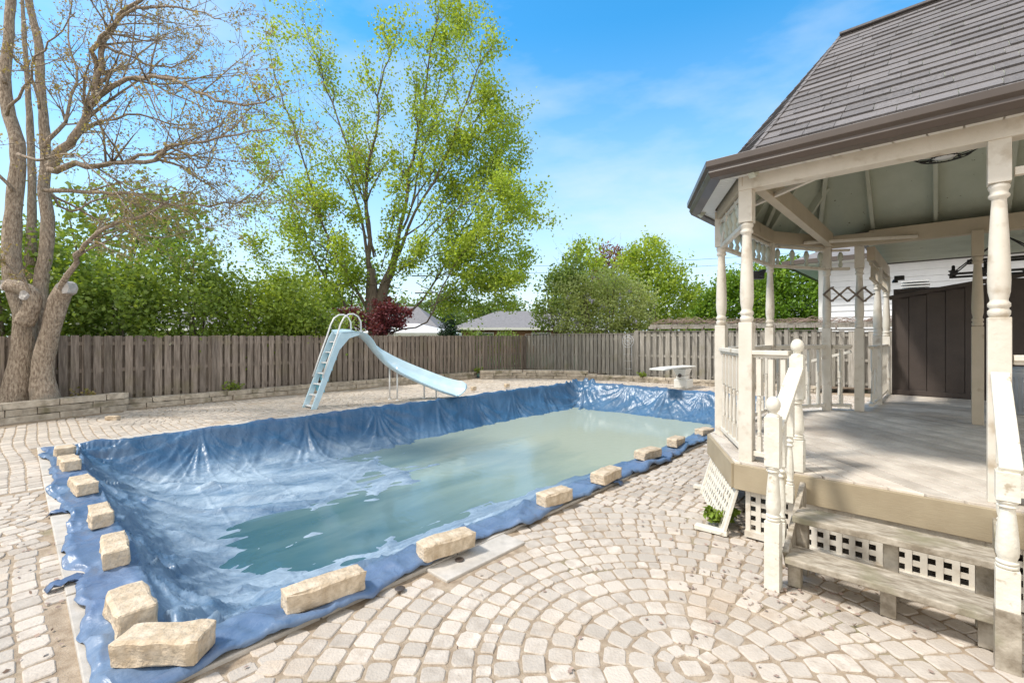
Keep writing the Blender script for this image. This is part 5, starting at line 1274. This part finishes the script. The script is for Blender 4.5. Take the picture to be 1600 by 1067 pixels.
    br.build('branches', M_BARK2, e)
    P = np.array([tuple(t) for t in tips])
    # clusters thin out with height
    z = P[:, 2]; k = rng.random(len(P)) < np.interp(z, [0, 4, 7, 10, 15], [1.0, 1.0, .9, .7, .5]); P = P[k]
    print('maple tips', len(P))
    xw = P[:, 0] + base[0]; P = P[rng.random(len(P)) < np.interp(xw, [-9.5, -6.5, -4, 0], [.5, .75, 1, 1])]
    quads('crown', leaves_at(P, 9, (.20, .20, .20), .092, 6, elong=1.25), L_MAPLE, e)
    tag(e, 'tall airy maple in fresh yellow-green leaf rising behind the slide', 'tree')
maple()
def bushy(name, label, cat, base, blobs, ncl, nper, size, lm, stems=5, seed=1, group=None, extra=None, bark=None, spread=.16, shell=.55, part='crown', hmul=1.0, flat=0.0, clump=0.5):
    """blobs: list of (centre offset from base, radii). Leaf clusters sit in clumps inside the blobs; stems run from the base into them"""
    rr = random.Random(seed); r = np.random.default_rng(seed); e = empty(name, base); tr = MB(); C = []
    tot = sum(b[1][0] * b[1][1] * b[1][2] for b in blobs)
    for (c, ra) in blobs:
        n = max(6, int(ncl * ra[0] * ra[1] * ra[2] / tot)); nc = max(4, int(n * .16)); d = r.normal(0, 1, (nc, 3)); d /= np.linalg.norm(d, axis=1)[:, None]
        rad = r.uniform(shell, 1.0, (nc, 1)) ** .6; cc = np.array(c) + d * rad * np.array(ra)
        pick = r.integers(0, nc, n); C.append(cc[pick] + r.normal(0, 1, (n, 3)) * np.array(ra) * clump * .30)
    C = np.concatenate(C); C = C[C[:, 2] > .05]
    if name == 'hedge_shrub':
        vv = -SU * (C[:, 0] + base[0]) + CU * (C[:, 1] + base[1]); C = C[(vv > 14.3) | (C[:, 2] > 1.95) | ((vv > 13.5) & (C[:, 2] > 1.55) & (r.random(len(C)) < .5))]
    for k in range(stems):
        c, ra = blobs[k % len(blobs)]; t = Vector(c) + Vector((rr.uniform(-.6, .6) * ra[0], rr.uniform(-.6, .6) * ra[1], rr.uniform(.2, .9) * ra[2])); s = Vector((rr.uniform(-.12, .12) * stems ** .5, rr.uniform(-.1, .1), 0))
        mid = s.lerp(t, .45) + Vector((rr.uniform(-.2, .2), rr.uniform(-.2, .2), 0)); r0 = .035 * ra[2] / 1.2 + .02; p, q = smooth([s, s.lerp(mid, .6), mid, t], [r0, r0 * .8, r0 * .6, r0 * .15], 3, .02, rr); tp = []
        grow(tr, p, q, 2, tp, rr, .9, lf=.42, sides=6, dens=.8, up=.2)
    tr.build('stems' if stems > 2 else 'trunk', bark or M_BARK2, e)
    quads(part, leaves_at(C, nper, (spread, spread, spread * .8), size, seed + 3, flat=flat), lm, e)
    if extra:
        for (nm, frac, n2, sz, m2, zmin) in extra:
            X = C[(r.random(len(C)) < frac) & (C[:, 2] > zmin)]
            if len(X): quads(nm, leaves_at(X, n2, (spread * .5,) * 3, sz, seed + 9), m2, e)
    tag(e, label, cat, group); return e
# hedge shrubs behind the left fence
hed = [(-3.2, 15.6, 5.2, 0, 'tall dark shrub at the far left, behind the big bare tree'), (-1.2, 15.2, 4.7, 1, 'dark green shrub just right of the bare tree trunks'), (.5, 15.3, 3.9, 0, 'dense shrub with white blossom flecks, second right of the bare tree'),
       (1.9, 15.2, 4.1, 0, 'dense deep green shrub over the left fence with pale flower clusters'), (3.2, 15.4, 4.2, 0, 'broad rounded shrub midway along the hedge behind the left fence'), (4.5, 15.3, 3.9, 1, 'yellow-tinged shrub in the hedge behind the left fence'),
       (5.7, 15.2, 3.6, 1, 'light green shrub at the hedge end nearest the slide'), (6.55, 14.8, 2.9, 0, 'low leafy shrub spilling over the fence left of the slide ladder')]
for i, (u, v, h, k, lb) in enumerate(hed):
    b = W(u, v, 0); rr = random.Random(i + 40); h *= (1.06, .95, 1.04, .93, 1.08, .92, 1.05, .95)[i]; bl = [((rr.uniform(-.2, .2), rr.uniform(-.2, .2), h * .52), (1.05, 1.0, h * .40)), ((.6, -.3, h * .68), (.7, .7, h * .24)), ((-.6, .2, h * .62), (.75, .7, h * .28)), ((rr.uniform(-.5, .5), 0, h * .84), (.55, .5, h * .15)), ((-.4, -.6, h * .36), (.8, .5, h * .2)), ((.5, -.6, h * .36), (.8, .5, h * .2))]
    bushy('hedge_shrub', lb, 'shrub', b, bl, 640, 11, .078, (L_HEDGE, L_HEDGE2)[k], stems=6, seed=60 + i, group='shrubs behind the left fence', spread=.17, clump=.75, extra=[('highlight_leaves', .34, 4, .075, L_MAPLE, 1.0), ('blossom', .20 if k == 0 else .06, 2, .055, L_BLOSS, 1.0)])  # extra paler leaves put highlights into the shrubs by colour
bushy('background_tree', 'feathery olive-green tree behind the hedge at far left', 'tree', W(2.0, 20.5, 0), [((0, 0, 4.6), (2.8, 2, 2.0)), ((1.5, 0, 5.6), (1.7, 1.5, 1.2)), ((-1.5, 0, 3.5), (2, 1.5, 1.8))], 700, 9, .13, L_PALE, stems=4, seed=81, spread=.25, group='trees behind the hedge')
bushy('background_tree', 'loose green tree behind the hedge, left of the maple', 'tree', W(9.8, 19.5, 0), [((0, 0, 3.6), (2.6, 2, 1.8)), ((-1.6, 0, 3.0), (1.7, 1.5, 1.4))], 620, 9, .12, L_HEDGE2, stems=4, seed=82, spread=.25, group='trees behind the hedge')
# right group
bushy('lilac_bush', 'large lilac bush with faint mauve flower heads behind the back fence', 'lilac bush', Vector((T(935, 520, 20.8).x, 20.8, 0)), [((0, 0, 2.6), (1.9, 1.3, 1.4)), ((1.2, 0, 2.9), (1.2, 1.1, 1.3)), ((-1.1, 0, 3.2), (1.0, 1.0, 1.3)), ((.3, 0, 3.9), (1.3, 1.0, .9)), ((1.9, 0, 2.3), (.9, .9, .9))], 1450, 10, .085, L_LILACL, stems=12, seed=90, spread=.15, extra=[('flower_heads', .035, 16, .06, L_LILACF, 1.6)], clump=.6)
bushy('slender_tree', 'thin open tree with sparse pale leaves, left of the lilac', 'tree', Vector((T(882, 520, 21.2).x, 21.2, 0)), [((-.5, 0, 3.4), (.9, .6, 1.1)), ((.1, 0, 4.4), (.7, .6, .9)), ((-.9, 0, 2.6), (.6, .5, .7)), ((.5, 0, 5.0), (.5, .5, .7))], 330, 8, .10, L_PALE, stems=8, seed=91, spread=.17, clump=.7)
bushy('yellow_green_tree', 'bright yellow-green tree standing directly left of the plum-red crown', 'tree', Vector((T(915, 520, 25).x, 25, 0)), [((0, 0, 4.4), (1.4, 1.2, 1.9)), ((.1, 0, 6.1), (.7, .7, .9)), ((-1.0, 0, 4.0), (1.0, 1, 1.3))], 620, 9, .12, L_MAPLE, stems=5, seed=92, spread=.2)
bushy('plum_tree', 'purple-red plum tree crown showing above the lilac', 'tree', Vector((T(962, 520, 29).x, 29, 0)), [((0, 0, 5.9), (1.7, 1.4, 1.3)), ((-.5, 0, 4.6), (1.4, 1.2, 1.6))], 520, 9, .12, L_PLUM, stems=4, seed=93, spread=.2)
bushy('maple_tree', 'rounded yellow-green tree right of the lilac, before the gazebo post', 'tree', Vector((T(1020, 520, 26).x, 26, 0)), [((0, 0, 4.2), (2.0, 1.6, 2.2)), ((-.2, 0, 6.0), (1.3, 1.2, 1.3)), ((1.3, 0, 3.4), (1.3, 1.2, 1.5)), ((-1.0, 0, 5.2), (1.2, 1, 1.3))], 1150, 10, .12, L_MAPLE, stems=6, seed=94, spread=.2)
bushy('broad_tree', 'dense bright green tree seen between the gazebo posts, left part', 'tree', Vector((T(1150, 520, 30).x, 30, 0)), [((0, 0, 3.2), (2.6, 2, 2.4)), ((.8, 0, 4.9), (1.7, 1.5, 1.3)), ((-1.6, 0, 2.6), (1.6, 1.5, 1.9))], 1500, 11, .14, L_BRIGHT, stems=4, seed=95, spread=.24, group='trees behind the gazebo')
bushy('broad_tree', 'dense green tree beside the white house wall, behind the gazebo', 'tree', Vector((T(1240, 520, 27).x, 27, 0)), [((0, 0, 3.4), (2.3, 2, 2.4)), ((-.3, 0, 5.0), (1.7, 1.5, 1.3)), ((1.6, 0, 3.2), (1.6, 1.5, 2.2))], 1500, 11, .13, L_BRIGHT, stems=4, seed=96, spread=.22, group='trees behind the gazebo')
bushy('red_maple', 'small dark red japanese maple in front of the tall maple trunk', 'tree', Vector((T(612, 520, 16.9).x, 16.9, 0)), [((-.1, 0, 2.3), (.58, .45, .5)), ((-.25, 0, 2.75), (.42, .4, .32)), ((.35, 0, 2.35), (.40, .4, .3)), ((-.4, 0, 2.0), (.4, .4, .4))], 420, 11, .07, L_RED, stems=5, seed=97, spread=.10, flat=.4)
bushy('red_maple', 'small sprig of dark red leaves left of the maple trunk', 'tree', Vector((T(560, 520, 17.2).x, 17.2, 0)), [((0, 0, 2.2), (.5, .4, .35)), ((-.4, 0, 2.5), (.35, .3, .3))], 130, 9, .07, L_RED, stems=3, seed=98, spread=.10, flat=.4)
bushy('cedar', 'narrow dark conical cedar beside the grey bungalow roof', 'tree', Vector((T(701, 520, 24).x, 24, 0)), [((0, 0, 1.0), (.55, .55, 1.0)), ((0, 0, 1.9), (.40, .40, .85)), ((0, 0, 2.5), (.2, .2, .4))], 620, 12, .06, L_DARK, stems=1, seed=99, spread=.07, clump=.8)
for i, (px, Y, w, h, lb) in enumerate(((735, 27, 1.2, 1.9, 'low yellow-green bush at the left end of the bungalow'), (790, 26, 1.1, 2.0, 'small pale bush in front of the bungalow window'))):
    bushy('garden_bush', lb, 'shrub', Vector((T(px, 520, Y).x, Y, 0)), [((0, 0, h * .5), (w, .8, h * .52))], 220, 9, .08, L_PALE, stems=4, seed=110 + i, spread=.12, group='small bushes before the bungalow')
far = [(785, 62, 3.0, 6.5, 'distant tree above the bungalow roof, between maple and lilac'), (745, 58, 2.6, 5.5, 'distant tree seen through the maple foliage, left of the roof vent'), (660, 52, 4, 6.2, 'distant green tree directly behind the tall maple'), (520, 50, 5, 5.5, 'distant tree over the roofs left of the maple trunk'),
       (850, 60, 3.2, 5.0, 'distant low tree behind the slender tree'), (1085, 62, 4, 6.5, 'distant tree in the gap before the gazebo'), (430, 56, 6, 7.0, 'distant tree behind the hedge top'), (290, 56, 7, 8.0, 'distant wide tree behind the left hedge'), (120, 56, 8, 8.5, 'distant tree behind the bare trunks')]
for i, (px, Y, w, h, lb) in enumerate(far):
    bushy('distant_tree', lb, 'tree', Vector((T(px, 520, Y).x, Y, 0)), [((0, 0, h * .55), (w, w * .7, h * .42)), ((w * .4, 0, h * .7), (w * .6, w * .5, h * .28))], 420, 9, .28, L_FAR, stems=2, seed=120 + i, spread=.5, group='distant trees beyond the houses', clump=.7)
# small plants at the fence foot
for i, (u, v, s, lb) in enumerate(((15.6, 4.4, .30, 'small green weed clump at the back fence beside the gazebo post'), (15.5, 7.9, .18, 'tiny weed at the back fence foot, left of the diving board'), (12.7, 13.6, .22, 'small green plant on the corner stone planter'), (3.9, 13.75, .3, 'dim green weeds at the left fence foot behind the ladder'), (1.0, 13.5, .3, 'dry grassy tuft behind the retaining wall beside the tree'), (4.2, 1.40, .13, 'yellow-green vine sprig growing through the leaning lattice'))):
    r = np.random.default_rng(i); e = empty('weed_clump', W(u, v, .15 if i < 5 else 0)); mb = MB(); C = []
    for k in range(14):
        a = r.uniform(0, 6.28); q = Vector((math.cos(a) * s * r.uniform(.2, 1), math.sin(a) * s * r.uniform(.2, 1), s * r.uniform(.5, 1.1))); mb.tube([(0, 0, 0), q * .5 + Vector((0, 0, s * .15)), q], [.004, .003, .0015], n=4); C += [tuple(q), tuple(q * .7)]
    mb.build('stem', M_BARK2, e); quads('leaves', leaves_at(np.array(C), 6, (s * .12,) * 3, .05, i), L_HEDGE2 if i != 4 else L_BUD, e); tag(e, lb, 'plant', 'weeds at the fences and deck')
# fallen bud scales and dry litter on the paving
def litter():
    r = np.random.default_rng(77); P = []
    for (cx, cy, sx, sy, n) in ((-3.6, 4.6, .5, 1.8, 260), (-2.5, 3.0, .35, .8, 120), (.9, 2.6, 1.6, .9, 60), (1.6, 3.9, .6, .8, 160), (-7, 10, 3, 1, 260), (-2, 12.5, 3, 1, 120), (1.7, 3.0, .3, .2, 80), (-5.8, 6.6, .5, .8, 120), (1.9, 4.9, .4, .6, 60)):
        P.append(np.stack([r.normal(cx, sx, n), r.normal(cy, sy, n), np.full(n, .008)], 1))
    P = np.concatenate(P); U = CU * P[:, 0] + SU * P[:, 1]; V = -SU * P[:, 0] + CU * P[:, 1]
    P = P[~((U > PU0) & (U < PU1) & (V > PV0) & (V < PV1)) & (V < 13)]
    q = leaves_at(P, 1, (.0, .0, .001), .020, 5, flat=.85); o = quads('leaf_litter', q, M_VINE); tag(o, 'scattered dry bud scales and leaf litter on the pavers', 'leaf litter', kind='stuff')
litter()
def wires():
    e = empty('power_line', T(700, 440, 60)); mb = MB(); b = T(700, 440, 60)
    for dz in (0, .9):
        P = []
        for k in range(13):
            x = -45 + k * 8; P.append(Vector((x, 0, dz + .0009 * (x + 0) ** 2 + 1.0)))
        mb.tube(P, .02, n=4)
    mb.build('cable', M_BLACK, e); tag(e, 'thin overhead cables crossing low in the sky behind the trees', 'power line')
wires()
